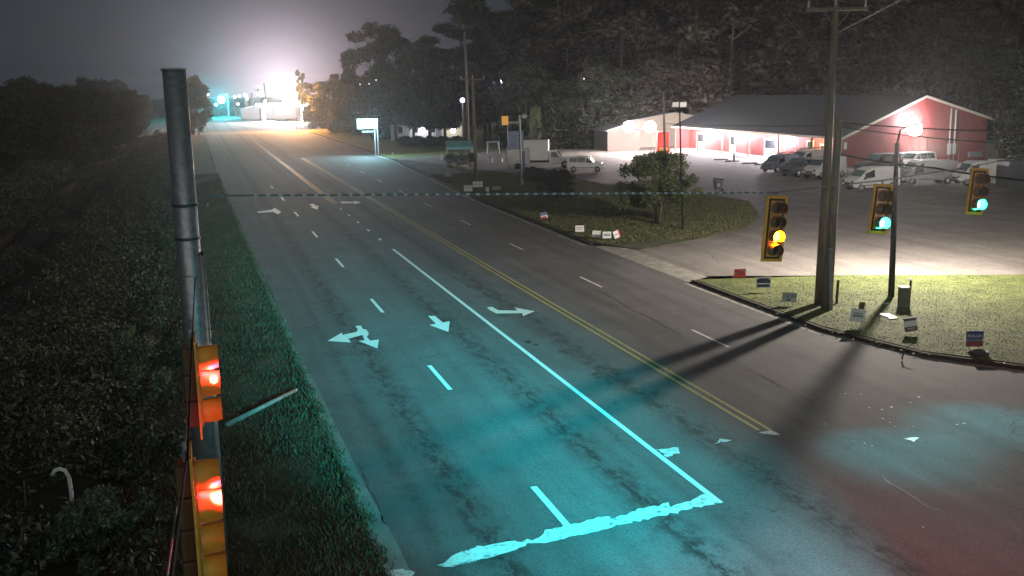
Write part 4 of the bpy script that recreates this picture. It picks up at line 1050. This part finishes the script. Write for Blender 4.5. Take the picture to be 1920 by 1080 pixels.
V('small_white_car', 'small white hatchback alone in the lot left of the crape myrtle', gr(1098, 322, .12), R(-8), 'suv', MT['white'], 'car', k=(.88, .92, 1.0))
# box truck
b = gr(1018, 314, .12); root = thing('box_truck', 'white box truck with its cab to the right, behind the blue pole sign', 'truck', b, R(-6))
MB().box(-1.6, 0, 2.05, 4.6, 2.2, 2.3).build('cargo_box', MT['white'], root, bevel=.03)
MB().box(-.3, 0, .75, 6.8, 1.0, .25).build('chassis', MT['black'], root)
loft_body([(.8, .5, 1.2, 1.95, .95, .85), (1.6, .5, 1.2, 1.98, .97, .85), (2.2, .5, 1.15, 1.28, .97, .85), (3.2, .55, 1.0, 1.12, .93, .82), (3.45, .6, .8, .95, .88, .78)]).build('cab', MT['white'], root, bevel=.04)
MB().quad((1.68, -.74, 1.95), (2.2, -.74, 1.32), (2.2, .74, 1.32), (1.68, .74, 1.95)).build('windscreen', MT['glass'], root)
for sg in (-1, 1):
    q = [(1.0, sg * .98, 1.25), (1.95, sg * .98, 1.25), (1.6, sg * .90, 1.85), (1.0, sg * .90, 1.85)]
    MB().add(q if sg < 0 else q[::-1], [(0, 1, 2, 3)]).build('side_window', MT['glass'], root)
    for x in (-2.4, 2.6):
        w_ = MB().tube([(x, sg * .72, .42), (x, sg * 1.0, .42)], .42, 16).build('wheel', MT['rubber'], root, True)
        MB().tube([(x, sg * .99, .42), (x, sg * 1.02, .42)], .22, 12).build('hub', MT['chrome'], w_, True)
b = gr(972, 316, .12); root = thing('box_trailer', 'pale enclosed trailer left of the blue pole sign', 'trailer', b, R(-6))
MB().box(0, 0, 1.45, 2.6, 1.9, 1.8).build('body', MT['offwhite'], root, bevel=.03)
MB().box(0, 0, .55, 2.7, .2, .12).build('hitch', MT['black'], root)
for sg in (-1, 1): MB().tube([(0, sg * .95, .35), (0, sg * 1.1, .35)], .34, 16).build('wheel', MT['rubber'], root, True)
# white cube and dark container at the far right
b = gr(1876, 345, .12); root = thing('storage_box', 'bright white square storage box behind the far right signal', 'storage box', b, R(8))
MB().box(0, 0, 1.15, 1.7, 1.7, 2.1).build('shell', MT['white'], root, bevel=.03)
MB().box(0, -.87, 1.15, 1.4, .03, 1.8).build('door', MT['offwhite'], root)
b = gr(1915, 352, .12); root = thing('dark_container', 'dark container cut by the right picture edge behind the white box', 'container', b, R(5))
MB().box(0, 0, 1.2, 3.6, 2.0, 2.3).build('shell', MT['darkgrey'], root, bevel=.02)
for i in range(9): MB().box(-1.6 + i * .4, -1.02, 1.2, .08, .05, 2.1).build('rib', MT['darkgrey'], root)
b = gr(1838, 316, .12); root = thing('teal_shed', 'small teal-roofed shed beyond the gable end at the right', 'shed', st(100, tg(1880, 100), .12), YAW)
MB().box(0, 0, 1.0, 4, 3, 2.0).build('wall', MT['beige'], root); MB().box(0, 0, 2.1, 4.4, 3.4, .15).build('roof', MT['teal'], root)

# ================================================================== SMALL THINGS
# wheelie bin
root = thing('rubbish_bin', 'dark blue wheeled rubbish bin alone on the lot by the lawn edge', 'bin', gr(1346, 358, .12), R(10))
mb = MB(); mb.add([(-.26, -.3, .12), (.26, -.3, .12), (.26, .3, .12), (-.26, .3, .12), (-.33, -.38, 1.0), (.33, -.38, 1.0), (.33, .38, 1.0), (-.33, .38, 1.0)], [(3, 2, 1, 0), (4, 5, 6, 7), (0, 1, 5, 4), (1, 2, 6, 5), (2, 3, 7, 6), (3, 0, 4, 7)])
mb.build('body', MT['bluegrey'], root, bevel=.03)
MB().box(.02, 0, 1.05, .76, .84, .07, m=Matrix.Rotation(.12, 3, 'Y')).build('lid', MT['black'], root, bevel=.02)
for sg in (-1, 1): MB().tube([(.28, sg * .25, .12), (.28, sg * .34, .12)], .12, 12).build('wheel', MT['rubber'], root)
MB().box(-.1, -.36, .55, .2, .02, .3).build('emblem', MT['offwhite'], root)

def yard_sign(label, u, v_, w_, h_, yaw, lean, bands, leg=.35, z0=.15, text=None, group=None, mat_bg='white'):
    """u, v_: foot of the sign"""
    root = thing('yard_sign', label, 'yard sign', gr(u, v_, z0), yaw, group); root.rotation_euler = (lean[0], lean[1], yaw)
    pn = MB().bb(-w_ / 2, w_ / 2, -.006, .006, leg, leg + h_).build('panel', MT[mat_bg], root)
    for i, (x0, x1, z0_, z1_, m_) in enumerate(bands):
        MB().bb(-w_ / 2 + x0 * w_, -w_ / 2 + x1 * w_, -.011, -.008, leg + z0_ * h_, leg + z1_ * h_).build('print', MT[m_], pn)
    for x in (-w_ * .3, w_ * .3): MB().tube([(x, .008, -.05), (x, .008, leg + h_ * .5)], .006, 5).build('stake', MT['galv_dull'], root)
    if text:
        cu = bpy.data.curves.new('lettering', 'FONT'); cu.body = text; cu.size = h_ * .27; cu.align_x = 'CENTER'; cu.extrude = .002
        to = bpy.data.objects.new('lettering', cu); col.objects.link(to); to.parent = pn
        to.rotation_euler = (math.pi / 2, 0, 0); to.location = (0, -.014, leg + h_ * .60); cu.materials.append(MT['white'])
        me = bpy.data.meshes.new_from_object(to); mo = bpy.data.objects.new('lettering', me); col.objects.link(mo); mo.parent = pn
        mo.rotation_euler = to.rotation_euler; mo.location = to.location; bpy.data.objects.remove(to)
    return root
YS = yard_sign
YS('red yard sign with a white scribble, leftmost on the lit corner lawn', 1387, 524, .58, .42, .1, (0, 0), [(0, 1, 0, 1, 'red'), (.1, .7, .35, .62, 'white'), (.45, .95, .6, .85, 'white')], .1, .13)
YS('white yard sign with a blue arch and a blue bar below', 1431, 548, .66, .50, .0, (0, 0), [(.04, .96, .45, .75, 'blue'), (.15, .85, .72, .86, 'blue'), (.08, .92, .08, .32, 'blue'), (.2, .8, .52, .6, 'white')], .2)
YS('pale grey-green yard sign with dark lettering strokes near the wooden poles', 1479, 573, .60, .42, -.15, (0, .04), [(.08, .92, .45, .85, 'grey'), (.3, .6, .15, .3, 'darkgrey'), (.15, .3, .5, .8, 'offwhite'), (.5, .6, .5, .8, 'offwhite')], .15, mat_bg='offwhite')
YS('tilted pale blue-white yard sign standing in the lamp post shadow', 1605, 614, .56, .50, -.1, (-.1, .13), [(.15, .85, .35, .55, 'grey'), (.2, .8, .6, .7, 'grey')], .22)
YS('small dark brown yard sign behind the tilted pale one', 1614, 586, .26, .38, .2, (0, .12), [(0, 1, 0, 1, 'wood'), (.25, .8, .3, .7, 'red_wall')], .05, mat_bg='wood')
YS('tilted dark sign with a white middle band and red lower edge', 1710, 628, .46, .50, -.1, (-.1, -.16), [(0, 1, .78, 1, 'darkgrey'), (0, 1, .0, .35, 'red_wall'), (.2, .8, .12, .26, 'offwhite')], .14)
YS('navy and red yard sign with white capital lettering near the right edge', 1826, 656, .58, .55, -.05, (0, .0), [(0, 1, .48, 1, 'blue'), (0, 1, .0, .36, 'red_wall'), (.05, .95, .36, .48, 'steelblue')], .12, text='ROLLIN')
YS('small tilted blue and red sign alone on the roadside lawn', 1022, 414, .50, .42, .1, (0, -.2), [(0, 1, .5, 1, 'steelblue'), (0, .8, .0, .3, 'red')], .18, .16)
YS('pinkish-white sign left of the trio of white signs', 1087, 438, .56, .40, .0, (0, 0), [(.1, .9, .6, .68, 'red_wall'), (.2, .8, .35, .42, 'grey')], .12, .16)
YS('left sign of the trio of white signs on the roadside lawn', 1118, 449, .50, .40, -.1, (0, .05), [(.1, .9, .75, .82, 'steelblue')], .14, .16)
YS('middle sign of the trio, white with a pale blue print', 1138, 451, .52, .40, .0, (0, 0), [(.1, .9, .35, .6, 'steelblue'), (.2, .8, .7, .78, 'grey')], .14, .16)
YS('right sign of the trio, tilted and edged with red', 1160, 449, .42, .46, .3, (0, -.35), [(.78, 1, 0, 1, 'red'), (.15, .6, .4, .6, 'grey')], .12, .16)
YS('cyan-tinted sign, left one of the two at the foot of the crossarm pole', 878, 364, .75, .52, .1, (0, 0), [(.1, .9, .6, .75, 'teal')], .25, .16)
YS('cyan-tinted sign, right one of the two at the foot of the crossarm pole', 896, 358, .9, .52, .0, (0, 0), [(.1, .9, .4, .5, 'grey')], .35, .16)
YS('very small pale sign right of the two cyan-tinted signs', 914, 361, .28, .38, .0, (0, 0), [(.2, .8, .4, .6, 'grey')], .1, .16)
YS('low wide dim sign behind the very small pale one', 931, 358, .75, .30, .0, (0, 0), [(.1, .9, .4, .6, 'beige')], .1, .16, mat_bg='beige')
YS('faint grey sign near the kerb, farthest along the roadside lawn', 840, 333, .7, .35, .2, (0, 0), [(.1, .9, .4, .6, 'grey')], .1, .16, mat_bg='grey')
# pedestal and marker post
b = gr(1694, 577, .15); root = thing('utility_pedestal', 'boxy utility pedestal with a pale lid on the corner lawn', 'pedestal', b, .05)
MB().box(0, 0, .42, .40, .34, .84).build('cabinet', mat('pedestal_green', (.10, .10, .07), .7, var=.2), root, bevel=.02)
MB().box(0, 0, .87, .46, .40, .05).build('lid', MT['trim'], root, bevel=.015)
b = gr(1704, 576, .15); root = thing('marker_post', 'thin dark marker post with a white tip beside the pedestal', 'post', b)
MB().tube([(0, 0, -.1), (.02, 0, 1.12)], .045, 8).build('post', MT['black'], root); MB().tube([(.02, 0, 1.12), (.02, 0, 1.2)], .048, 8).build('tip', MT['white'], root)
def litter(name, label, pts, m_, cat, z=.19, o=(1300, 430), k=3.0857):
    P_ = [gr(o[0] + x / k, o[1] + y / k, z) for x, y in pts]; c = sum(P_, Vector()) / len(P_)
    mb = MB(); mb.prism([((p - c).x, (p - c).y) for p in P_], 0, .015); ob = mb.build(name, MT[m_]); ob.location = c; tag(ob, label, cat); return ob
litter('flat_litter', 'crumpled white sheet lying flat on the corner lawn', [(1075, 487), (1130, 488), (1160, 503), (1182, 512), (1140, 520), (1120, 505), (1085, 497)], 'white', 'litter')
litter('flat_litter', 'small white scrap on the lawn at the foot of the lamp post', [(1098, 428), (1125, 424), (1132, 430), (1105, 434)], 'offwhite', 'litter')
litter('fallen_sign', 'dark diamond-shaped panel lying on the grass at the right', [(1595, 708), (1640, 692), (1700, 700), (1712, 712), (1650, 732)], 'darkgrey', 'sign', .2)
b = gr(1694, 668, .15); root = thing('dead_branch', 'dark dead twig sticking up at the lawn kerb', 'branch', b)
MB().tube([(-.05, 0, -.1), (0, 0, .15), (.15, .1, .3), (.4, .2, .38)], [.03, .025, .02, .01], 6).build('stick', MT['wood_dark'], root)
MB().tube([(0, 0, .15), (-.1, 0, .3)], [.015, .008], 6).build('twig', MT['wood_dark'], root)
# hooked vent pipe and fallen post
b = gr(134, 948, -.1); p0 = at(134, 935, b.y); root = thing('hooked_pipe', 'pale pipe with a bent hook top poking out of the brush', 'pipe', b)
pp = [at(u, v_, b.y) - b for u, v_ in ((134, 925), (131, 905), (129, 893), (122, 882), (112, 879), (103, 882), (98, 891))]
MB().tube([Vector((0, 0, -.1))] + pp, .05, 10).build('pipe', MT['white'], root, True)
mb = MB(); a = gr(425, 797, .2); b_ = gr(556, 731, .2); c = (a + b_) / 2
o = MB().tube([a - c, b_ - c], [.085, .055], 8).build('fallen_post', MT['concrete'], None, True); o.location = c; tag(o, 'pale tapered post lying across the verge grass beside the kerb', 'post')
b = gr(48, 948, -.1); root = thing('marker_stake', 'thin reddish stake in the brush left of the hooked pipe', 'stake', b)
MB().tube([(0, 0, -.1), at(45, 902, b.y) - b], .02, 6).build('stake', MT['wood'], root)
# road debris
o = MB().box(0, 0, .02, .16, .08, .04, rz=.3).build('road_debris', MT['rubber']); o.location = gr(505, 516, .01); tag(o, 'small black scrap of rubber on the road near the left kerb', 'debris')

# LED sign by the road
b = gr(700, 291, .16); root = thing('led_sign', 'blazing cyan-white message sign on posts at the roadside', 'sign', b, .1)
q = at(689, 232, b.y) - b
MB().box(q.x, q.y, q.z, 3.0, .3, 1.45).build('cabinet', MT['black'], root)
MB().box(q.x, q.y - .17, q.z, 2.8, .03, 1.3).build('display', glow('led_display', (.40, .92, 1.0), 40), root)
MB().box(q.x, q.y - .17, q.z - 1.1, 1.6, .03, .25).build('lower_display', glow('led_display_dim', (.5, .95, 1), 1.5), root)
for dx in (.35, .75): MB().tube([(dx, 0, -.2), (dx, 0, q.z - .6)], .1, 8).build('post', MT['galv_dull'], root)
lamp('led_sign_light', 'POINT', b + q + Vector((0, -1.4, 0)), 5000, (.45, .85, 1.0), .5)
glare_spot('led_sign_glare', b + q + Vector((0, -1, 0)), 26000, (.30, .75, 1.0), .8)
# blue pole sign and amber sign
b = gr(979, 347, .16); root = thing('pole_sign', 'tall blue billboard-like sign on a pale pole by the lot', 'sign', b, .12)
MB().tube([(0, 0, -.2), at(974, 216, b.y) - b], [.12, .09], 10).build('pole', MT['galv'], root)
for (u0, u1, v0, v1, m_) in ((952, 982, 246, 280, 'steelblue'), (952, 974, 281, 306, 'offwhite'), (976, 985, 283, 322, 'blue')):
    a = at(u0, v0, b.y + .2) - b; c = at(u1, v1, b.y + .2) - b
    MB().bb(a.x, c.x, .12, .3, c.z, a.z).build('panel', MT[m_], root)
q = at(975, 216, b.y) - b; MB().box(q.x + .3, 0, q.z - .1, 1.0, .1, .12).build('bracket', MT['galv_dull'], root)
q = at(983, 218, b.y) - b; MB().box(q.x, 0, q.z, .35, .2, .35).build('floodlight', MT['offwhite'], root)
b = gr(960, 300, .12); root = thing('amber_sign', 'small glowing amber square sign beside the blue one', 'sign', at(947, 300, 118).xy.to_3d(), .1)
p0 = Vector(root.location); q = at(947, 226, 118) - p0
MB().box(q.x, 0, q.z, .72, .1, 1.0).build('face', MT['amberboard'], root); MB().tube([(.35, .1, 0), (.35, .1, q.z + .4)], .06, 8).build('post', MT['galv_dull'], root)
MB().box(1.1, 0, q.z - .25, 1.6, .08, .3).build('lower_board', MT['beige'], root)
# far small lamps: (u, v, d, colour, power, label)
def post_lamp(label, u, v_, d, colr, pw_, es, r_=.22, gm=None, group=None, bm_=0):
    t_ = at(u, v_, d); base = Vector((t_.x, t_.y, 0)); root = thing('yard_lamp', label, 'lamp', base, 0, group)
    MB().tube([(0, .15, -.3), (0, .15, t_.z)], [.09, .06], 8).build('post', MT['wood_dark'], root)
    MB().ball((0, 0, t_.z), r_, 10, 7).build('lamp_globe', glow('lamp_glow', colr, es), root, True)
    if bm_: glare_spot('yard_lamp_glare', t_ - Vector((0, r_, 0)), bm_, colr, r_)
    if pw_: lamp('yard_lamp_light', 'POINT', t_ - Vector((0, r_ + .1, 0)), pw_, colr, r_)
post_lamp('purple-white lamp left of the crossarm pole', 867, 188, 150, (.62, .52, 1), 900, 45, .3)
post_lamp('purple-white lamp among the trees above the amber sign', 940, 153, 160, (.62, .52, 1), 800, 45, .3)
post_lamp('tiny warm lamp alone high in the dark trees', 1096, 147, 158, (1, .72, .6), 250, 30, .2)
post_lamp('sodium street lamp at the edge of the orange-lit tree', 553, 176, 250, (1, .40, .05), 70000, 300, .5, bm_=40000)
post_lamp('dazzling white lamp, left one of the pair in the brightest glow', 528, 172, 330, (1, .93, .95), 50000, 400, 2.2, bm_=70000)  # globes of this pair enlarged to imitate their glare
post_lamp('dazzling white lamp, right one of the pair in the brightest glow', 545, 184, 325, (1, .90, .85), 50000, 400, 2.0, bm_=70000)
post_lamp('low white lamp under the brightest glow', 520, 200, 320, (1, .93, .95), 5000, 400, .9)
for i, (u, v_, e) in enumerate(((440, 182, 16), (449, 180, 16), (460, 178, 60), (463, 185, 40), (484, 176, 60), (374, 176, 6), (390, 177, 6), (446, 195, 20), (405, 196, 40), (497, 190, 60))):
    post_lamp(ORD[i] + ' distant white lamp in the cluster left of the brightest glow', u, v_, 380, (.85, .82, 1), 1500 if e > 30 else 0, e, .42, group='distant white lamps along the horizon')
for u, v_ in ((675, 158), (692, 157), (705, 150)):
    post_lamp('faint point of light high in the trees over the bright sign', u, v_, 196, (.8, .85, 1), 0, 3, .12, group='faint points of light in the trees')
# far green signal
t_ = at(415, 187, 400); root = thing('far_signal', 'far green traffic signal glaring at the end of the road', 'traffic signal', (t_.x, t_.y, 0))
MB().tube([(2.5, 0, -.3), (2.5, 0, t_.z + 2)], .15, 8).build('pole', MT['galv_dull'], root)
MB().box(1.2, 0, t_.z + 1.8, 2.8, .12, .12).build('mast_arm', MT['galv_dull'], root)
MB().box(0, .2, t_.z + .6, 1.0, .4, 3.0).build('head', MT['black'], root)
MB().ball((0, 0, t_.z), 1.4).build('lens', glow('far_green', (.05, .95, 1.0), 260), root, True)  # enlarged lens stands for the signal's glare
lamp('far_signal_light', 'POINT', t_ - Vector((0, 2.2, 0)), 55000, (0, .85, 1), .6)
glare_spot('far_signal_glare', t_ - Vector((0, 2, 0)), 200000, (.0, .85, 1), .8)
# fuel canopy in the glow
c = at(530, 200, 335); root = thing('fuel_canopy', 'low white station canopy inside the brightest glow', 'canopy', (c.x, c.y, 0), .15)
MB().box(0, 0, 5.2, 16, 9, .9).build('roof', MT['white'], root)
for x in (-6, 6):
    for y in (-3, 3): MB().box(x, y, 2.3, .5, .5, 4.9).build('column', MT['offwhite'], root)
MB().box(0, 0, 4.7, 14, 7, .06).build('light_panel', glow('canopy_light', (1, .95, 1), 20), root)
lamp('canopy_light', 'AREA', (c.x, c.y, 4.5), 6000, (1, .95, 1), 8, (c.x, c.y, 0))
for u, dv, wd in ((452, 0, 16), (488, 0, 12), (512, 0, 9)):
    c = at(u, 200, 360); root = small_hut('far_store', 'pale low store near the distant lamps', 0, 8, 0, wd, 3.6, 5.0, MT['darkgrey'], MT['darkgrey'], base=0); root.location = (c.x, c.y, 0); root['group'] = 'pale stores near the distant lamps'

# white house with two gables
def house():
    c = gr(800, 266, .05); root = thing('white_house', 'white house with two gables and lit windows behind dark round shrubs', 'house', (c.x, c.y + 8, .05), .08)
    MB().bb(-7, 3, 0, 7, 0, 2.9).build('wall', MT['offwhite'], root)
    def gable(x0, x1, y0, y1, h, hr, ov=.35):
        MB().bb(x0, x1, y0, y1, 0, h).build('wall', MT['offwhite'], root)
        xm = (x0 + x1) / 2
        MB().add([(x0, y0, h), (x1, y0, h), (xm, y0, hr)], [(0, 1, 2)]).build('gable', MT['offwhite'], root)
        for a, b_ in ((x0 - ov, xm), (xm, x1 + ov)):
            za = h if a != xm else hr; zb = hr if b_ == xm else h
            vs = [(a, y0 - ov, za + .03), (b_, y0 - ov, zb + .03), (b_, y1, zb + .03), (a, y1, za + .03)]; vs += [(x, y, z + .12) for x, y, z in vs]
            MB().add(vs, [(3, 2, 1, 0), (4, 5, 6, 7), (0, 1, 5, 4), (1, 2, 6, 5), (2, 3, 7, 6), (3, 0, 4, 7)]).build('roof', MT['roof'], root)
    gable(2.2, 6.4, -2.0, 5, 3.1, 5.0); gable(-7.2, -3.6, -.8, 5, 2.8, 4.2)
    vs = [(-7.3, -.3, 2.95), (3.2, -.3, 2.95), (3.2, 3.6, 4.6), (-7.3, 3.6, 4.6)]; vs += [(x, y, z + .12) for x, y, z in vs]
    MB().add(vs, [(3, 2, 1, 0), (4, 5, 6, 7), (0, 1, 5, 4), (1, 2, 6, 5), (2, 3, 7, 6), (3, 0, 4, 7)]).build('roof', MT['roof'], root)
    for x, y, w_, h_, lit in ((4.3, -2.0, .7, 1.0, 14), (-1.2, 0, .6, 1.1, 10), (.6, 0, .8, 1.1, 0), (-5.4, -.8, .8, 1.1, 0), (-2.6, 0, .8, 1.1, 0)):
        f = MB().bb(x - w_ / 2 - .1, x + w_ / 2 + .1, y - .06, y - .01, 1.2, 1.5 + h_).build('window', MT['white'], root)
        MB().bb(x - w_ / 2, x + w_ / 2, y - .08, y - .062, 1.3, 1.4 + h_).build('pane', glow('lit_window', (1, .9, .95), lit) if lit else MT['glass'], f)
    MB().box(1.6, -.03, 1.1, 1.0, .05, 2.2).build('door', MT['grey'], root)
    wp = Vector((c.x, c.y + 8, 0))
    lamp('house_light', 'POINT', wp + Vector((-1.2, -1.6, 2.2)), 420, (.8, .75, 1), .2)
    lamp('house_light', 'POINT', wp + Vector((4.3, -4.0, 2.4)), 420, (1, .9, .8), .2)
house()
hp = None
for i, u in enumerate((760, 783, 808, 832, 857)):
    b = gr(u, 273, .1); root = thing('round_shrub', ORD[i] + ' dark clipped round shrub from the left before the white house', 'shrub', b, i, 'clipped shrubs before the white house')
    if hp is None:
        hp = quads_mesh('foliage', leaf_cloud([(0, 0, .7, 1.3, 1.3, .8)], 1600, .16, .7), MT['leaf_mid'])
    mesh_obj('foliage', hp, root)
# white pale posts by the drive
for u, v_ in ((736, 297), (828, 300), (853, 300)):
    b = gr(u, v_, .1); o = MB().tube([(0, 0, -.1), (0, 0, .8)], .07, 8).build('white_post', MT['white']); o.location = b; tag(o, {736: 'short white post near the bright sign', 828: 'short white post left of the teal stall', 853: 'short white post before the teal stall'}[u], 'post')

# roadside stall with teal awning and goods
b = gr(862, 306, .14); root = thing('market_stall', 'stall with a teal awning over dim goods by the road', 'stall', b, .15)
MB().add([(-1.7, -1.1, 2.1), (1.7, -1.1, 2.1), (1.6, .9, 2.75), (-1.6, .9, 2.75), (-1.7, -1.15, 1.75), (1.7, -1.15, 1.75)], [(0, 1, 2, 3), (4, 5, 1, 0)]).build('awning', MT['teal'], root)
for x in (-1.6, 1.6):
    for y in (-1, .85): MB().tube([(x, y, -.1), (x, y, 2.1 if y < 0 else 2.7)], .035, 6).build('pole', MT['galv_dull'], root)
MB().box(0, 0, .8, 2.9, 1.2, .06).build('table_top', MT['wood'], root)
for x in (-1.3, 1.3): MB().box(x, 0, .38, .08, 1.0, .8).build('leg', MT['wood'], root)
def planter(label, u, v_, h, r_, m_, d=None):
    b = gr(u, v_, .14); root = thing('potted_plant', label, 'potted plant', b, u)
    MB().tube([(0, 0, 0), (0, 0, .3), (0, 0, .45)], [r_ * .5, r_ * .65, r_ * .7], 12).build('pot', MT['beige'], root, True)
    mesh_obj('foliage', quads_mesh('foliage', leaf_cloud([(0, 0, .45 + h / 2, r_, r_, h / 2), (r_ * .3, 0, .4 + h * .7, r_ * .6, r_ * .5, h * .3)], 900, .09, .4), MT[m_]), root)
planter('leafy potted plant in front of the teal stall, left side', 846, 314, 1.3, .8, 'leaf_pale')
planter('broad potted plant in front of the teal stall, right side', 866, 318, 1.5, 1.0, 'leaf_pale')
planter('potted plant between the teal stall and the crossarm pole', 885, 312, 1.2, .7, 'leaf_brown')
def bench(label, u, v_, yaw):
    b = gr(u, v_, .14); root = thing('garden_bench', label, 'bench', b, yaw)
    MB().box(0, 0, .45, 1.5, .5, .06).build('seat', MT['offwhite'], root); MB().box(0, .25, .8, 1.5, .06, .5).build('backrest', MT['offwhite'], root)
    for x in (-.65, .65): MB().box(x, 0, .2, .07, .45, .5).build('leg', MT['offwhite'], root)
bench('pale garden bench just right of the crossarm pole', 906, 306, .2); bench('dim garden bench left of the pale trailer', 932, 304, -.2)
def swing(label, u, v_):
    b = gr(u, v_, .14); root = thing('garden_arbor', label, 'arbor', b, .1)
    for x in (-.9, .9):
        for y in (-.4, .4): MB().tube([(x, y, 0), (x * .8, y, 2.1)], .04, 6).build('post', MT['offwhite'], root)
    MB().box(0, 0, 2.12, 1.9, 1.0, .08).build('top', MT['offwhite'], root)
    for i in range(7): MB().box(-.8 + i * .27, .42, 1.3, .04, .03, 1.5).build('slat', MT['offwhite'], root)
swing('pale wooden garden arbor behind the bench by the crossarm pole', 925, 296)
# row of white chairs / ornaments at the far edge of the lot
proto = None
chairs = []
def chair():
    root = thing('lawn_chair', 'pale lawn chair in the long row at the far edge of the lot', 'chair', (0, 0, 0), 0, 'pale lawn chairs at the far lot edge')
    MB().box(0, 0, .45, .6, .6, .08).build('seat', MT['white'], root); MB().box(0, .28, .85, .6, .08, .85).build('backrest', MT['white'], root)
    for x in (-.25, .25):
        for y in (-.25, .25): MB().box(x, y, .2, .07, .07, .45).build('leg', MT['white'], root)
    return root
c0 = chair()
for i, u in enumerate([1012, 1019, 1026, 1034, 1042, 1049, 1057, 1064, 1070, 1078, 1086, 1120, 1128]):
    b = gr(u, 276 - (i % 3), .12)
    if i == 0: c0.location = b; c0.rotation_euler.z = .2
    else: dup(c0, loc=b, rz=.2 + (i % 4) * .25)
# yard goods in front of the lit shed
for i, (u, m_, w_, h_, lb_) in enumerate(((1133, 'beige', 2.2, 1.0, 'low pale crate stack left of the lit shed'), (1212, 'darkgrey', 2.0, 1.3, 'dark machine right of the lit shed'), (1150, 'offwhite', 1.4, 1.6, 'pale cabinet in front of the lit shed'))):
    b = gr(u, 272, .12); root = thing(('crate_stack', 'yard_machine', 'cabinet')[i], lb_, ('crates', 'machine', 'cabinet')[i], b, .3 * i)
    MB().box(0, 0, h_ * .25, w_, 1.2, h_ * .5).build('base', MT[m_], root, bevel=.04); MB().box(.1, 0, h_ * .75, w_ * .7, 1.0, h_ * .48).build('top', MT[m_], root, bevel=.04)
    MB().box(-.1, -.62, h_ * .3, w_ * .5, .04, h_ * .3).build('panel', MT['darkgrey'], root)
# red vending machine
b = gr(1242, 289, .12); root = thing('vending_machine', 'glowing red vending machine behind the lit wooden pole', 'vending machine', b, .1)
MB().box(0, 0, 1.5, 1.6, 1.0, 3.0).build('cabinet', MT['red'], root, bevel=.05)
MB().box(0, -.52, 1.95, 1.3, .03, 1.7).build('lit_panel', glow('vending_glow', (1, .06, .05), 1.6), root); MB().box(0, -.53, .7, 1.1, .03, .5).build('lower_panel', glow('vending_glow_low', (1, .4, .08), 1.2), root)
# parking bumpers by the porch
for i, (u, v_) in enumerate(((1352, 300), (1372, 303), (1405, 307), (1428, 309))):
    b = gr(u, v_, .12); o = MB().box(0, 0, .07, 1.8, .16, .13).build('parking_bumper', MT['concrete2'], None, bevel=.02); o.location = b; o.rotation_euler.z = .12
    tag(o, 'low concrete parking bumper before the porch', 'parking bumper', 'parking bumpers before the porch')
b = gr(1376, 303, .12); root = thing('bollard', 'dark bollard standing in the glare before the porch', 'bollard', b)
MB().tube([(0, 0, 0), (0, 0, 1.0)], .12, 10).build('post', MT['darkgrey'], root); MB().ball((0, 0, 1.0), .12).build('cap', MT['darkgrey'], root)
# kerb overgrowth: leaf litter in the dark gutter of the corner lawn
ln = np.array([(22.45, 44), (22.5, 33.3), (23.6, 28.8), (26, 25.6), (30, 23.6), (45, 21.4)])
n = 1500; k = rng.random(n) * (len(ln) - 1.001); i_ = k.astype(int); f = (k - i_)[:, None]; q = ln[i_] * (1 - f) + ln[i_ + 1] * f
q[:, 0] += -.10 + .16 * rng.normal(size=n); q[:, 1] += -.03 * rng.normal(size=n)
xx = q[:, 0] * CY - q[:, 1] * SY; yy = q[:, 0] * SY + q[:, 1] * CY
c = np.stack([xx, yy, .03 + .11 * rng.random(n)], 1); a = rng.normal(size=(n, 3)); a[:, 2] *= .4; b_ = rng.normal(size=(n, 3)); b_[:, 2] *= .4; sz = .035
vv = np.stack([c - a * sz, c + b_ * sz, c + a * sz, c - b_ * sz], 1).reshape(-1, 3)
tag(mesh_obj('leaf_litter', quads_mesh('leaf_litter', vv, MT['leaf_brown']), None, 'stuff'), 'dark leaf litter along the corner lawn kerb', 'leaf litter')
# haze
mb = MB().bb(-930, 930, -230, 1830, -1.35, 36)
hz = bpy.data.materials.new('night_haze'); hz.use_nodes = True; t = hz.node_tree; t.nodes.clear()
o_ = t.nodes.new('ShaderNodeOutputMaterial'); pv = t.nodes.new('ShaderNodeVolumePrincipled'); pv.inputs['Color'].default_value = (.9, .92, .95, 1)
pv.inputs['Density'].default_value = .00019; pv.inputs['Anisotropy'].default_value = .82; t.links.new(pv.outputs[0], o_.inputs['Volume'])
mb.build('haze', hz, None, kind='stuff')
